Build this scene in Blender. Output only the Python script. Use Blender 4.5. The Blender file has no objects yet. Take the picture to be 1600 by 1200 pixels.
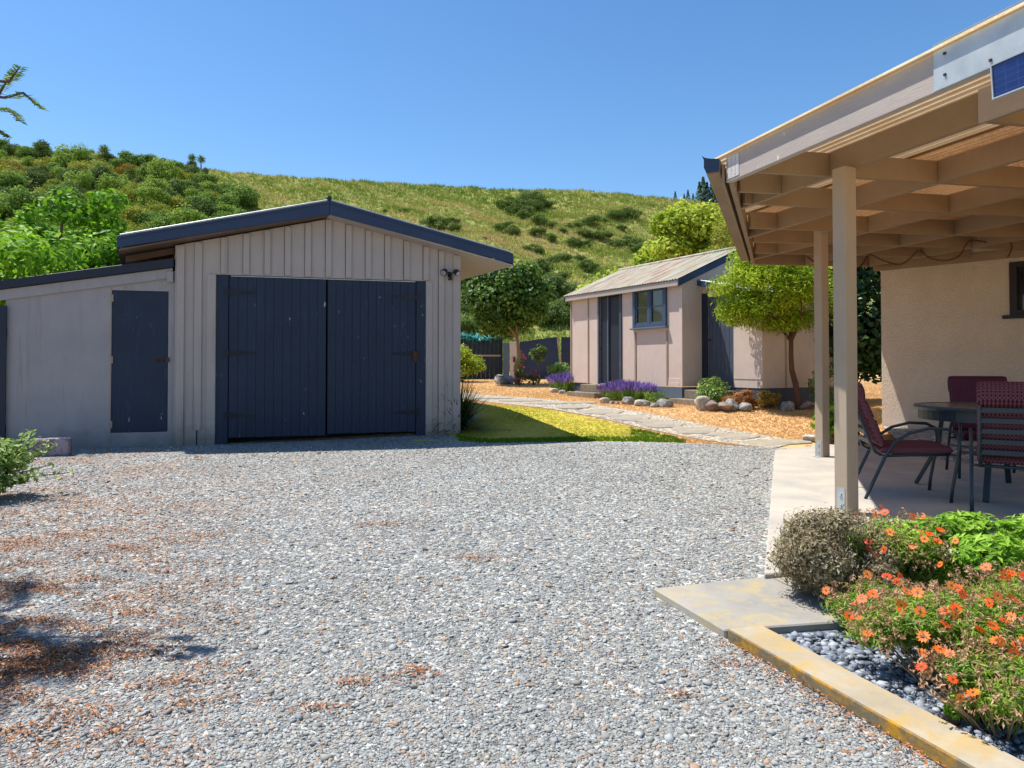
import bpy, math, random
import numpy as np
from mathutils import Vector, Matrix, Euler

S = bpy.context.scene
COL = S.collection
R = math.radians
random.seed(7)

# ---------------------------------------------------------------- camera, sky, sun, exposure
F, HC, HZ = 1100.0, 1.15, 570.0            # focal length in photo pixels, eye height, horizon row
PITCH = 1.0
cam_d = bpy.data.cameras.new("camera"); cam = bpy.data.objects.new("camera", cam_d); COL.objects.link(cam)
cam.location = (0, 0, HC); cam.rotation_euler = (R(90 + PITCH), 0, 0)
cam_d.sensor_width = 36; cam_d.lens = F / 1600 * 36
cam_d.shift_y = -(600 - HZ + F * math.tan(R(PITCH))) / 1600
cam_d.clip_start = .05; cam_d.clip_end = 3000
S.camera = cam

SUN_EL = 65
sh = Vector((-.925, .38)).normalized()     # horizontal direction towards the sun
w = bpy.data.worlds.new("World"); S.world = w; w.use_nodes = True
nt = w.node_tree; bg = nt.nodes["Background"]
sky = nt.nodes.new("ShaderNodeTexSky"); sky.sky_type = 'NISHITA'; sky.sun_disc = False
sky.sun_elevation = R(SUN_EL); sky.sun_rotation = math.atan2(sh.x, sh.y)
sky.altitude = 0; sky.air_density = 1.0; sky.dust_density = .25; sky.ozone_density = 2.6
hsv = nt.nodes.new("ShaderNodeHueSaturation"); hsv.inputs['Saturation'].default_value = 1.22
nt.links.new(sky.outputs[0], hsv.inputs['Color']); nt.links.new(hsv.outputs[0], bg.inputs[0])
bg.inputs[1].default_value = .122
sd = bpy.data.lights.new("sun", 'SUN'); sd.energy = 5.0; sd.angle = R(.53); sd.color = (1, .955, .88)
so = bpy.data.objects.new("sun", sd); COL.objects.link(so)
sv = Vector((sh.x * math.cos(R(SUN_EL)), sh.y * math.cos(R(SUN_EL)), math.sin(R(SUN_EL))))
so.rotation_euler = sv.to_track_quat('Z', 'Y').to_euler(); so.location = (-10, 6, 30)
S.view_settings.view_transform = 'Standard'; S.view_settings.look = 'None'
S.view_settings.gamma = 1; S.view_settings.exposure = .52
S.render.engine = 'CYCLES'; S.cycles.max_bounces = 8; S.cycles.diffuse_bounces = 4
S.cycles.transparent_max_bounces = 8; S.cycles.use_denoising = True

# ---------------------------------------------------------------- helpers
def srgb(r, g, b):
    f = lambda c: (c / 12.92 if c <= .04045 else ((c + .055) / 1.055) ** 2.4)
    return (f(r / 255), f(g / 255), f(b / 255), 1)

class NT:
    def __init__(s, m): s.t = m.node_tree; s.n = s.t.nodes; s.l = s.t.links
    def new(s, t, **k):
        n = s.n.new(t)
        for a, b in k.items(): setattr(n, a, b)
        return n
    def link(s, a, b): s.l.new(a, b)
    def noise(s, vec, scale, detail=4, rough=.55, dist=0):
        n = s.new('ShaderNodeTexNoise'); n.inputs['Scale'].default_value = scale
        n.inputs['Detail'].default_value = detail; n.inputs['Roughness'].default_value = rough
        n.inputs['Distortion'].default_value = dist
        s.link(vec, n.inputs['Vector']); return n
    def ramp(s, fac, stops, interp='LINEAR'):
        r = s.new('ShaderNodeValToRGB'); r.color_ramp.interpolation = interp
        e = r.color_ramp.elements
        while len(e) < len(stops): e.new(.5)
        for i, (p, c) in enumerate(stops):
            e[i].position = p; e[i].color = c if hasattr(c, '__len__') else (c, c, c, 1)
        s.link(fac, r.inputs[0]); return r
    def mix(s, fac, a, b, mode='MIX'):
        m = s.new('ShaderNodeMix', data_type='RGBA', blend_type=mode)
        for sock, v in ((m.inputs['Factor'], fac), (m.inputs[6], a), (m.inputs[7], b)):
            if hasattr(v, 'is_linked') or hasattr(v, 'links'): s.link(v, sock)
            else: sock.default_value = v
        return m.outputs[2]
    def math(s, op, a, b=None):
        m = s.new('ShaderNodeMath', operation=op)
        for i, v in enumerate((a, b)):
            if v is None: continue
            if hasattr(v, 'links'): s.link(v, m.inputs[i])
            else: m.inputs[i].default_value = v
        return m.outputs[0]

def newmat(name):
    m = bpy.data.materials.new(name); m.use_nodes = True
    t = NT(m); p = t.n['Principled BSDF']
    return m, t, p

def coords(t, scale=(1, 1, 1), kind='Object'):
    c = t.new('ShaderNodeTexCoord'); mp = t.new('ShaderNodeMapping')
    mp.inputs['Scale'].default_value = scale
    t.link(c.outputs[kind], mp.inputs['Vector']); return mp.outputs[0]

def bump(t, p, h, strength, dist=.01):
    b = t.new('ShaderNodeBump'); b.inputs['Strength'].default_value = strength
    b.inputs['Distance'].default_value = dist
    t.link(h, b.inputs['Height']); t.link(b.outputs[0], p.inputs['Normal']); return b

def paint(name, c, c2=None, rough=.6, grain=(14, 14, 1.2), fleck=None, fleck_amt=.0, fleck_s=9, wear=None, wear_amt=.5, bs=.35, spec=.3, dirt=None):
    """weathered paint on timber or sheet: soft mottling, vertical grain, chips with a shape of their own"""
    m, t, p = newmat(name)
    v = coords(t); vg = coords(t, grain)
    n1 = t.noise(v, 1.7, 5, .6); n2 = t.noise(vg, 6, 5, .65)
    c2 = c2 or tuple(x * .8 for x in c[:3]) + (1,)
    col = t.mix(t.ramp(n1.outputs[0], [(.3, 0), (.7, 1)]).outputs[0], c, c2)
    col = t.mix(t.ramp(n2.outputs[0], [(.35, .0), (.75, .35)]).outputs[0], col, tuple(x * .72 for x in c[:3]) + (1,))
    if wear:
        n4 = t.noise(vg, 2.2, 6, .7, .3)
        k = t.ramp(n4.outputs[0], [(1 - wear_amt - .06, 0), (1 - wear_amt + .04, 1)]).outputs[0]
        col = t.mix(k, col, wear)
    if fleck:
        n3 = t.noise(coords(t, (1.3, 1.3, .45)), fleck_s, 6, .72, .5); n5 = t.noise(v, 1.3, 2)
        k = t.ramp(n3.outputs[0], [(1 - fleck_amt, 0), (1 - fleck_amt + .02, 1)]).outputs[0]
        k2 = t.ramp(n5.outputs[0], [(.48, 0), (.56, 1)]).outputs[0]
        col = t.mix(t.math('MULTIPLY', k, k2), col, fleck)
    if dirt:
        sz_ = t.new('ShaderNodeSeparateXYZ'); t.link(v, sz_.inputs[0]); nd = t.noise(v, 5, 5, .7)
        hh_ = t.math('SUBTRACT', t.math('MULTIPLY', nd.outputs[0], .75), sz_.outputs[2])
        col = t.mix(t.ramp(hh_, [(.0, 0), (.35, .75)]).outputs[0], col, dirt)
        ns = t.noise(coords(t, (9, 9, .5)), 1.4, 4, .6)
        col = t.mix(t.ramp(ns.outputs[0], [(.56, 0), (.72, .35)]).outputs[0], col, dirt)
    t.link(col, p.inputs['Base Color'])
    p.inputs['Roughness'].default_value = rough
    p.inputs['Specular IOR Level'].default_value = spec
    bump(t, p, n2.outputs[0], bs, .004)
    return m

def leafmat(name, stops, transl=.35, rough=.5, spec=.35):
    m, t, p = newmat(name)
    a = t.new('ShaderNodeAttribute'); a.attribute_name = 'tint'
    r = t.ramp(a.outputs['Fac'], stops)
    t.link(r.outputs[0], p.inputs['Base Color'])
    p.inputs['Roughness'].default_value = rough; p.inputs['Specular IOR Level'].default_value = spec
    if transl:
        tr = t.new('ShaderNodeBsdfTranslucent'); ms = t.new('ShaderNodeMixShader')
        t.link(r.outputs[0], tr.inputs[0]); ms.inputs[0].default_value = transl
        t.link(p.outputs[0], ms.inputs[1]); t.link(tr.outputs[0], ms.inputs[2])
        t.link(ms.outputs[0], t.n['Material Output'].inputs[0])
    return m

def tag(o, label=None, cat=None, group=None, kind=None):
    if label: o['label'] = label
    if cat: o['category'] = cat
    if group: o['group'] = group
    if kind: o['kind'] = kind
    return o

def empty(name, loc, rz=0, label=None, cat=None, group=None):
    o = bpy.data.objects.new(name, None); COL.objects.link(o)
    o.location = loc; o.rotation_euler = (0, 0, rz); o.empty_display_size = .1
    return tag(o, label, cat, group)

def link(name, me, mat, parent=None, loc=None):
    o = bpy.data.objects.new(name, me); COL.objects.link(o)
    if mat: me.materials.append(mat)
    if parent: o.parent = parent
    if loc is not None: o.location = loc
    return o

def fastmesh(name, V, Fc, tint=None, smooth=False):
    """V (N,3), Fc (M,k) with constant k"""
    V = np.asarray(V, np.float32); Fc = np.asarray(Fc, np.int32)
    me = bpy.data.meshes.new(name); me.vertices.add(len(V)); me.vertices.foreach_set('co', V.ravel())
    k = Fc.shape[1]; me.loops.add(Fc.size); me.loops.foreach_set('vertex_index', Fc.ravel())
    me.polygons.add(len(Fc)); me.polygons.foreach_set('loop_start', np.arange(0, Fc.size, k, dtype=np.int32))
    if smooth: me.polygons.foreach_set('use_smooth', np.ones(len(Fc), bool))
    if tint is not None:
        a = me.attributes.new('tint', 'FLOAT', 'POINT'); a.data.foreach_set('value', np.asarray(tint, np.float32))
    me.update(calc_edges=True)
    return me

class MB:
    def __init__(s): s.v = []; s.f = []; s.sm = []
    def face(s, pts, smooth=False):
        b = len(s.v); s.v += [tuple(p) for p in pts]; s.f.append(tuple(range(b, b + len(pts)))); s.sm.append(smooth)
    def box(s, x0, x1, y0, y1, z0, z1, M=None):
        P = [(x0, y0, z0), (x1, y0, z0), (x1, y1, z0), (x0, y1, z0), (x0, y0, z1), (x1, y0, z1), (x1, y1, z1), (x0, y1, z1)]
        if M: P = [tuple(M(*p)) if callable(M) else tuple(M @ Vector(p)) for p in P]
        s.hexa(P)
    def hexa(s, P):
        b = len(s.v); s.v += [tuple(p) for p in P]
        for q in ((0, 3, 2, 1), (4, 5, 6, 7), (0, 1, 5, 4), (1, 2, 6, 5), (2, 3, 7, 6), (3, 0, 4, 7)):
            s.f.append(tuple(b + i for i in q)); s.sm.append(False)
    def prism(s, poly, z0, z1, M=None):
        """poly in xy (ccw), extruded in z"""
        n = len(poly); b = len(s.v)
        P = [(x, y, z0) for x, y in poly] + [(x, y, z1) for x, y in poly]
        if M: P = [tuple(M(*p)) for p in P]
        s.v += P
        s.f.append(tuple(b + i for i in range(n))[::-1]); s.f.append(tuple(b + n + i for i in range(n)))
        for i in range(n):
            j = (i + 1) % n; s.f.append((b + i, b + j, b + n + j, b + n + i))
        s.sm += [False] * (n + 2)
    def bar(s, a, b, wd, ht, up=(0, 0, 1)):
        """rectangular bar from a to b (centre line), width wd (sideways), height ht (up)"""
        a = Vector(a); b = Vector(b); d = (b - a).normalized(); upv = Vector(up)
        sd_ = d.cross(upv).normalized(); u = sd_.cross(d).normalized()
        P = []
        for c in (a, b):
            for i, j in ((-1, -1), (1, -1), (1, 1), (-1, 1)):
                P.append(c + sd_ * (i * wd / 2) + u * (j * ht / 2))
        q = [P[0], P[1], P[2], P[3], P[4], P[5], P[6], P[7]]
        bb = len(s.v); s.v += [tuple(p) for p in q]
        for f in ((0, 1, 2, 3), (7, 6, 5, 4), (0, 4, 5, 1), (1, 5, 6, 2), (2, 6, 7, 3), (3, 7, 4, 0)):
            s.f.append(tuple(bb + i for i in f)); s.sm.append(False)
    def tube(s, pts, rad, n=8, cap=True):
        pts = [Vector(p) for p in pts]
        if not hasattr(rad, '__len__'): rad = [rad] * len(pts)
        up = Vector((0, 0, 1)); base = len(s.v); prev = None
        for i, p in enumerate(pts):
            d = (pts[min(i + 1, len(pts) - 1)] - pts[max(i - 1, 0)]).normalized()
            if prev is None:
                a = d.cross(up if abs(d.z) < .95 else Vector((1, 0, 0))).normalized()
            else: a = (prev - d * prev.dot(d)).normalized()
            prev = a; b = d.cross(a)
            for k in range(n):
                t = 2 * math.pi * k / n
                s.v.append(tuple(p + (a * math.cos(t) + b * math.sin(t)) * rad[i]))
        for i in range(len(pts) - 1):
            for k in range(n):
                k2 = (k + 1) % n; o = base + i * n
                s.f.append((o + k, o + k2, o + n + k2, o + n + k)); s.sm.append(True)
        if cap:
            s.f.append(tuple(base + k for k in range(n))[::-1]); s.sm.append(False)
            s.f.append(tuple(base + (len(pts) - 1) * n + k for k in range(n))); s.sm.append(False)
    def build(s, name, mat, parent=None, bevel=0, loc=None, seg=1):
        me = bpy.data.meshes.new(name); me.from_pydata(s.v, [], s.f)
        me.polygons.foreach_set('use_smooth', s.sm); me.update()
        o = link(name, me, mat, parent, loc)
        if bevel:
            b = o.modifiers.new('bevel', 'BEVEL'); b.width = bevel; b.segments = seg; b.limit_method = 'ANGLE'
        return o

def dup(o, parent=None):
    c = o.copy(); COL.objects.link(c)
    if parent: c.parent = parent
    for ch in list(o.children): dup(ch, c)
    return c

def sm01(t): t = min(1, max(0, t)); return t * t * (3 - 2 * t)
def zg(Y, X=0):
    return .35 * sm01((Y - 10.2) / 3.1) + .02 * max(0, Y - 12.5)
def ray(px, Y, py=None):
    X = (px - 800) / F * Y
    return (X, Y) if py is None else (X, Y, HC + (HZ - py) / F * Y)
def gp(px, py, dz=0):
    """ground point seen at a photo pixel, found by walking out along the sight line"""
    k = (py - HZ) / F; Y = 1.0
    while Y < 34 and HC - k * Y > zg(Y) + dz: Y += .01
    return Vector(((px - 800) / F * Y, Y, zg(Y) + dz))

rng = np.random.default_rng(11)

# ridge seen from the drive
_rx = np.array([-1400, -700, -300, 0, 60, 200, 310, 400, 600, 700, 800, 900, 1000, 1060, 1200, 1400, 1800, 2600]); 
_ry = np.array([250, 225, 222, 227, 234, 248, 262, 272, 285, 290, 296, 296, 305, 312, 330, 345, 380, 430])
RD, Y0H = 132.0, 33.0
def hill_z(u, Y):
    u = np.asarray(u, float); Y = np.asarray(Y, float)
    Zr = HC + (HZ - np.interp(u * F + 800, _rx, _ry)) / F * RD
    z0 = .76
    t = np.clip((Y - Y0H) / (RD - Y0H), 0, None)
    tt = np.minimum(t, 1)
    z = z0 + (Zr - z0) * (.22 * tt + .78 * tt ** 1.45)
    X = u * Y
    nz = np.sin(X * .11 + 1.3) * np.cos(Y * .07) + .6 * np.sin(X * .23 - Y * .19) + .35 * np.sin(X * .51 + Y * .33)
    z = z + nz * .8 * np.clip(tt * 4, 0, 1) * np.clip((1 - tt) * 6, 0.05, 1)
    z = z - np.clip(t - 1, 0, None) ** 1.2 * 26
    z = z + .12 * np.sin(X * .9 + 2) * np.clip(1 - abs(t - 1) * 8, 0, 1)
    return z
def hill_pt(px, py):
    u = (px - 800) / F; Y = np.linspace(Y0H, RD, 500)
    e = HZ - (hill_z(u, Y) - HC) / Y * F
    i = int(np.argmax(e <= py)) if (e <= py).any() else 499
    return Vector((u * Y[i], Y[i], float(hill_z(u, Y[i]))))

# ---------------------------------------------------------------- materials
CREAM = srgb(186, 170, 154)
m_wallg = paint("paint_beige_garage", srgb(174, 164, 157), srgb(163, 154, 148), .65, fleck=srgb(110, 100, 96), fleck_amt=.27, wear=srgb(182, 174, 168), wear_amt=.3, bs=.25, dirt=srgb(118, 108, 98))
m_sheet = paint("paint_beige_sheet", srgb(158, 154, 154), srgb(146, 142, 144), .6, grain=(2, 2, .6), fleck=srgb(104, 98, 94), fleck_amt=.33, bs=.15, dirt=srgb(112, 108, 104))
m_navy = paint("paint_navy", srgb(35, 49, 70), srgb(29, 42, 61), .55, fleck=srgb(165, 176, 190), fleck_amt=.345, fleck_s=12, wear=srgb(38, 56, 80), wear_amt=.38, bs=.5)
m_navyp = paint("paint_navy_fascia", srgb(48, 66, 94), srgb(42, 58, 84), .5, grain=(1.5, 1.5, 8), bs=.2)
m_navyd = paint("paint_navy_dark", srgb(36, 44, 60), srgb(30, 38, 52), .5, bs=.3)
m_shedc = paint("paint_pinkbeige", srgb(208, 189, 179), srgb(198, 180, 170), .65, grain=(2, 2, .7), fleck=srgb(150, 135, 125), fleck_amt=.2, bs=.15)
m_shedt = paint("paint_trim_tan", srgb(170, 150, 130), srgb(155, 137, 120), .65)
m_blueg = paint("paint_bluegrey", srgb(94, 110, 126), srgb(82, 96, 112), .6, wear=srgb(118, 124, 128), wear_amt=.3)
m_slate = paint("paint_slate_frame", srgb(74, 82, 98), srgb(62, 70, 86), .6, wear=srgb(122, 126, 134), wear_amt=.36)
m_patio = paint("paint_patio_timber", srgb(148, 127, 101), srgb(130, 110, 87), .6, grain=(3, 3, 3), bs=.35)
m_barge = paint("paint_barge_grey", srgb(176, 164, 156), srgb(160, 150, 144), .7, grain=(2, 2, 18), fleck=srgb(222, 216, 210), fleck_amt=.36, fleck_s=22, bs=.5)
m_post = paint("paint_post", srgb(172, 154, 133), srgb(158, 141, 122), .6, grain=(10, 10, 1.5), bs=.45)
m_black, _t, _p = newmat("dark_void"); _p.inputs['Base Color'].default_value = (.006, .006, .008, 1); _p.inputs['Roughness'].default_value = .9
m_iron = paint("old_iron", srgb(48, 46, 50), srgb(90, 62, 50), .6, grain=(5, 5, 5))
m_hinge = paint('hinge_iron', srgb(20, 28, 40), srgb(52, 50, 56), .6, grain=(5, 5, 5))
m_rust = paint("rusty_iron", srgb(88, 56, 44), srgb(60, 44, 38), .75, grain=(6, 6, 6))
m_gal, t_, p_ = newmat("galvanised"); p_.inputs['Metallic'].default_value = .35; p_.inputs['Roughness'].default_value = .42
_n = t_.noise(coords(t_), 9, 4); t_.link(t_.ramp(_n.outputs[0], [(.3, srgb(166, 172, 174)), (.7, srgb(188, 192, 192))]).outputs[0], p_.inputs['Base Color'])
bump(t_, p_, t_.noise(coords(t_), 3.5, 2).outputs[0], .35, .02)

def gravel_mat(name, scale, cols, stain=True, bs=1.0):
    m, t, p = newmat(name); v = coords(t)
    vo = t.new('ShaderNodeTexVoronoi'); vo.inputs['Scale'].default_value = scale; vo.inputs['Randomness'].default_value = 1
    wv = t.noise(v, scale * .9, 2)
    mixv = t.new('ShaderNodeMix', data_type='VECTOR'); mixv.inputs['Factor'].default_value = .015
    t.link(v, mixv.inputs[4]); t.link(wv.outputs['Color'], mixv.inputs[5]); t.link(mixv.outputs[1], vo.inputs['Vector'])
    sep = t.new('ShaderNodeSeparateColor'); t.link(vo.outputs['Color'], sep.inputs[0])
    st = [(i / len(cols), c) for i, c in enumerate(cols)]
    r = t.ramp(sep.outputs[0], st, 'CONSTANT')
    col = r.outputs[0]
    big = t.noise(v, .8, 5, .6)
    col = t.mix(t.ramp(big.outputs[0], [(.35, .0), (.7, .3)]).outputs[0], col, srgb(176, 170, 160), 'MULTIPLY')
    if stain:
        sx = t.new('ShaderNodeSeparateXYZ'); t.link(v, sx.inputs[0])
        reg = t.ramp(t.math('MULTIPLY', sx.outputs[0], -.22), [(.02, 0), (.85, 1)]).outputs[0]
        n = t.noise(v, 1.1, 6, .68, .4); n2 = t.noise(v, 14, 4, .7)
        k = t.math('MULTIPLY', t.ramp(n.outputs[0], [(.44, 0), (.62, 1)]).outputs[0], reg)
        k = t.math('MULTIPLY', k, t.ramp(n2.outputs[0], [(.38, .0), (.62, 1)]).outputs[0])
        col = t.mix(k, col, srgb(142, 104, 76))
        n3 = t.noise(v, 2.3, 5, .7, .2)
        k = t.math('MULTIPLY', t.ramp(n3.outputs[0], [(.62, 0), (.72, .7)]).outputs[0], t.ramp(n2.outputs[0], [(.45, .0), (.6, 1)]).outputs[0])
        col = t.mix(k, col, srgb(165, 128, 98))
    t.link(col, p.inputs['Base Color']); p.inputs['Roughness'].default_value = .8
    h = t.math('SUBTRACT', 1, vo.outputs['Distance'])
    bump(t, p, h, bs, .009)
    return m
GC = [srgb(132, 133, 132), srgb(162, 160, 154), srgb(194, 189, 180), srgb(146, 147, 145), srgb(226, 221, 211), srgb(120, 122, 124),
      srgb(174, 165, 151), srgb(164, 163, 160), srgb(132, 131, 127), srgb(206, 201, 192), srgb(100, 103, 107), srgb(184, 170, 150)]
GC = [(c[0] * .78, c[1] * .825, c[2] * .85, 1) for c in GC]
BR = [srgb(158, 112, 80), srgb(188, 148, 114), srgb(132, 98, 76), srgb(204, 170, 138)]
m_gravel = gravel_mat("gravel", 48, GC)
m_bed = gravel_mat("bed_pebble", 40, [srgb(96, 104, 116), srgb(120, 128, 138), srgb(84, 90, 100), srgb(146, 150, 156)], False)

def concrete(name, a, b, lichen=None, lamt=.4, s=2.2):
    m, t, p = newmat(name); v = coords(t)
    n1 = t.noise(v, s, 6, .62, .2); n2 = t.noise(v, 60, 3, .7); n3 = t.noise(v, 9, 5, .6)
    col = t.mix(t.ramp(n1.outputs[0], [(.32, 0), (.68, 1)]).outputs[0], a, b)
    col = t.mix(t.ramp(n3.outputs[0], [(.5, 0), (.8, .35)]).outputs[0], col, tuple(x * .6 for x in a[:3]) + (1,))
    col = t.mix(t.ramp(n2.outputs[0], [(.55, 0), (.8, .35)]).outputs[0], col, tuple(x * .5 for x in a[:3]) + (1,))
    if lichen:
        n4 = t.noise(v, 7, 6, .72, .4)
        k = t.ramp(n4.outputs[0], [(1 - lamt - .1, 0), (1 - lamt + .08, 1)]).outputs[0]
        col = t.mix(k, col, lichen)
    t.link(col, p.inputs['Base Color']); p.inputs['Roughness'].default_value = .85; p.inputs['Specular IOR Level'].default_value = .2
    h = t.math('ADD', n2.outputs[0], t.math('MULTIPLY', n3.outputs[0], .6)); bump(t, p, h, .35, .004)
    return m
m_slab = concrete("concrete_slab", srgb(188, 179, 165), srgb(162, 158, 151))
m_step = concrete("concrete_lichen", srgb(164, 158, 146), srgb(138, 136, 132), srgb(172, 156, 116), .42)
m_kerb = concrete("kerb_top", srgb(180, 167, 144), srgb(154, 144, 126), srgb(176, 150, 98), .42, 4)
m_kerbs = concrete("kerb_side_lichen", srgb(128, 116, 92), srgb(88, 82, 70), srgb(178, 132, 36), .44, 7)
m_oldc = concrete("old_concrete", srgb(140, 128, 110), srgb(110, 100, 88), srgb(170, 160, 140), .35, 4)
m_flag = concrete("flagstone", srgb(170, 158, 138), srgb(138, 134, 126), srgb(190, 160, 120), .35, 2.4)
m_stucco, t_, p_ = newmat("stucco"); v_ = coords(t_)
_n = t_.noise(v_, 2, 4); t_.link(t_.mix(t_.ramp(_n.outputs[0], [(.3, 0), (.7, 1)]).outputs[0], srgb(210, 194, 176), srgb(198, 181, 163)), p_.inputs['Base Color'])
p_.inputs['Roughness'].default_value = .85
_a = t_.noise(v_, 34, 4, .65, .3); _b = t_.noise(v_, 90, 3, .6)
bump(t_, p_, t_.math('ADD', t_.ramp(_a.outputs[0], [(.42, 0), (.52, 1)]).outputs[0], t_.math('MULTIPLY', _b.outputs[0], .5)), .6, .009)

m_grassy, t_, p_ = newmat("hill_grass_ground"); v_ = coords(t_)
_n1 = t_.noise(v_, .05, 6, .6, .5); _n2 = t_.noise(v_, .6, 6, .7); _n3 = t_.noise(v_, 4, 4, .7)
c_ = t_.ramp(_n1.outputs[0], [(.3, srgb(96, 120, 50)), (.5, srgb(134, 142, 70)), (.7, srgb(108, 128, 54))]).outputs[0]
c_ = t_.mix(t_.ramp(_n2.outputs[0], [(.42, 0), (.66, .8)]).outputs[0], c_, srgb(172, 156, 104))
c_ = t_.mix(t_.ramp(_n3.outputs[0], [(.45, 0), (.7, .6)]).outputs[0], c_, srgb(84, 96, 42))
t_.link(c_, p_.inputs['Base Color']); p_.inputs['Roughness'].default_value = .95; p_.inputs['Specular IOR Level'].default_value = .05
bump(t_, p_, _n3.outputs[0], .8, .2)

m_dry, t_, p_ = newmat("dry_lawn_ground"); v_ = coords(t_)
_n1 = t_.noise(v_, .5, 5, .6); _n2 = t_.noise(v_, 9, 5, .7)
c_ = t_.ramp(_n1.outputs[0], [(.3, srgb(198, 162, 118)), (.52, srgb(212, 176, 128)), (.72, srgb(190, 164, 110))]).outputs[0]
c_ = t_.mix(t_.ramp(_n2.outputs[0], [(.4, 0), (.7, .6)]).outputs[0], c_, srgb(176, 142, 98))
t_.link(c_, p_.inputs['Base Color']); p_.inputs['Roughness'].default_value = .95; p_.inputs['Specular IOR Level'].default_value = .05
bump(t_, p_, _n2.outputs[0], .8, .03)
m_yel, t_, p_ = newmat("yellow_lawn_ground"); v_ = coords(t_)
_n1 = t_.noise(v_, .9, 5, .6); _n2 = t_.noise(v_, 9, 5, .7)
c_ = t_.ramp(_n1.outputs[0], [(.3, srgb(160, 160, 54)), (.52, srgb(204, 188, 84)), (.72, srgb(140, 154, 48))]).outputs[0]
c_ = t_.mix(t_.ramp(_n2.outputs[0], [(.4, 0), (.7, .5)]).outputs[0], c_, srgb(120, 116, 44))
t_.link(c_, p_.inputs['Base Color']); p_.inputs['Roughness'].default_value = .95; p_.inputs['Specular IOR Level'].default_value = .05
bump(t_, p_, _n2.outputs[0], .8, .03)

def rustroof(name):
    m, t, p = newmat(name); v = coords(t, (.35, 1.6, 1))
    vs = coords(t, (5.5, .30, .30)); n = t.noise(vs, 1.6, 6, .7, .2); n2 = t.noise(coords(t), 3, 5, .7)
    c = t.ramp(n.outputs[0], [(.3, srgb(186, 188, 168)), (.44, srgb(154, 158, 136)), (.52, srgb(166, 146, 124)), (.59, srgb(136, 94, 76)), (.72, srgb(176, 164, 146))]).outputs[0]
    c = t.mix(t.ramp(n2.outputs[0], [(.5, 0), (.75, .6)]).outputs[0], c, srgb(190, 186, 172))
    t.link(c, p.inputs['Base Color']); p.inputs['Roughness'].default_value = .6
    return m
m_rroof = rustroof("weathered_iron_roof")
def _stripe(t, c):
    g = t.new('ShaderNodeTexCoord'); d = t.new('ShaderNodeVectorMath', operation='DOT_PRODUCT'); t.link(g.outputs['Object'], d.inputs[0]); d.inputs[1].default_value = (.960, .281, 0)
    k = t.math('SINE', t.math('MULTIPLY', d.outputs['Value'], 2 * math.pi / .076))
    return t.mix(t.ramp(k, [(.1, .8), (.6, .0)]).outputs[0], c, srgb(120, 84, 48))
m_clear, t_, p_ = newmat("aged_fibreglass_sheet"); v_ = coords(t_)
_n = t_.noise(v_, 2.2, 5, .6); _n2 = t_.noise(v_, 60, 4, .7)
c_ = t_.ramp(_n.outputs[0], [(.35, srgb(226, 210, 172)), (.6, srgb(206, 178, 134))]).outputs[0]
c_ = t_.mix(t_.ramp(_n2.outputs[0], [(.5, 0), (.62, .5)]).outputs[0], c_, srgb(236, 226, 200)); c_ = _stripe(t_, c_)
t_.link(c_, p_.inputs['Base Color']); p_.inputs['Roughness'].default_value = .7
_tr = t_.new('ShaderNodeBsdfTranslucent'); t_.link(c_, _tr.inputs[0]); _ms = t_.new('ShaderNodeMixShader'); _ms.inputs[0].default_value = .72
t_.link(p_.outputs[0], _ms.inputs[1]); t_.link(_tr.outputs[0], _ms.inputs[2]); t_.link(_ms.outputs[0], t_.n['Material Output'].inputs[0])

m_glass, t_, p_ = newmat("window_glass"); p_.inputs['Base Color'].default_value = (.02, .025, .03, 1)
p_.inputs['Roughness'].default_value = .04; p_.inputs['Transmission Weight'].default_value = .0; p_.inputs['Specular IOR Level'].default_value = .9
m_bark = paint("bark_brown", srgb(112, 84, 66), srgb(84, 64, 52), .9, grain=(6, 6, 2), bs=1)
m_barkr = paint("bark_red", srgb(108, 74, 58), srgb(78, 54, 46), .9, grain=(5, 5, 2), bs=1)
m_barkg = paint("bark_grey", srgb(150, 126, 92), srgb(112, 100, 80), .9, grain=(6, 6, 2), bs=1)
def rockmat(name, a, b, c):
    m, t, p = newmat(name); v = coords(t); n = t.noise(v, 4, 6, .65, .3); n2 = t.noise(v, 22, 5, .7)
    col = t.ramp(n.outputs[0], [(.35, a), (.5, b), (.66, c)]).outputs[0]
    t.link(col, p.inputs['Base Color']); p.inputs['Roughness'].default_value = .85; bump(t, p, n2.outputs[0], .7, .01); return m
m_rk = [rockmat("rock_pale", srgb(190, 180, 164), srgb(150, 142, 132), srgb(214, 206, 192)),
        rockmat("rock_grey", srgb(98, 100, 102), srgb(134, 132, 128), srgb(180, 176, 168)),
        rockmat("rock_brown", srgb(140, 118, 104), srgb(118, 100, 92), srgb(168, 148, 134))]

# leaf colours
G = lambda *s: [(p, srgb(*c)) for p, c in s]
lm_bright = leafmat("leaf_bright", G((0, (74, 118, 26)), (.5, (122, 172, 38)), (1, (178, 210, 80))), .42, .55, .25)
lm_mid = leafmat("leaf_mid", G((0, (80, 110, 42)), (.5, (118, 150, 64)), (1, (164, 186, 102))), .35, .7, .12)
lm_dark = leafmat("leaf_dark", G((0, (62, 84, 42)), (.5, (96, 118, 60)), (1, (138, 156, 92))), .3, .7, .12)
lm_gorse = leafmat("leaf_gorse", G((0, (76, 98, 48)), (.5, (108, 130, 66)), (1, (146, 162, 94))), .35, .8, .08)
lm_olive = leafmat("leaf_olive", G((0, (120, 132, 44)), (.5, (160, 166, 66)), (1, (196, 192, 98))), .35, .7, .1)
lm_brown = leafmat("leaf_rusty", G((0, (130, 108, 50)), (.5, (164, 134, 62)), (1, (176, 160, 80))), .3, .8, .08)
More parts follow.
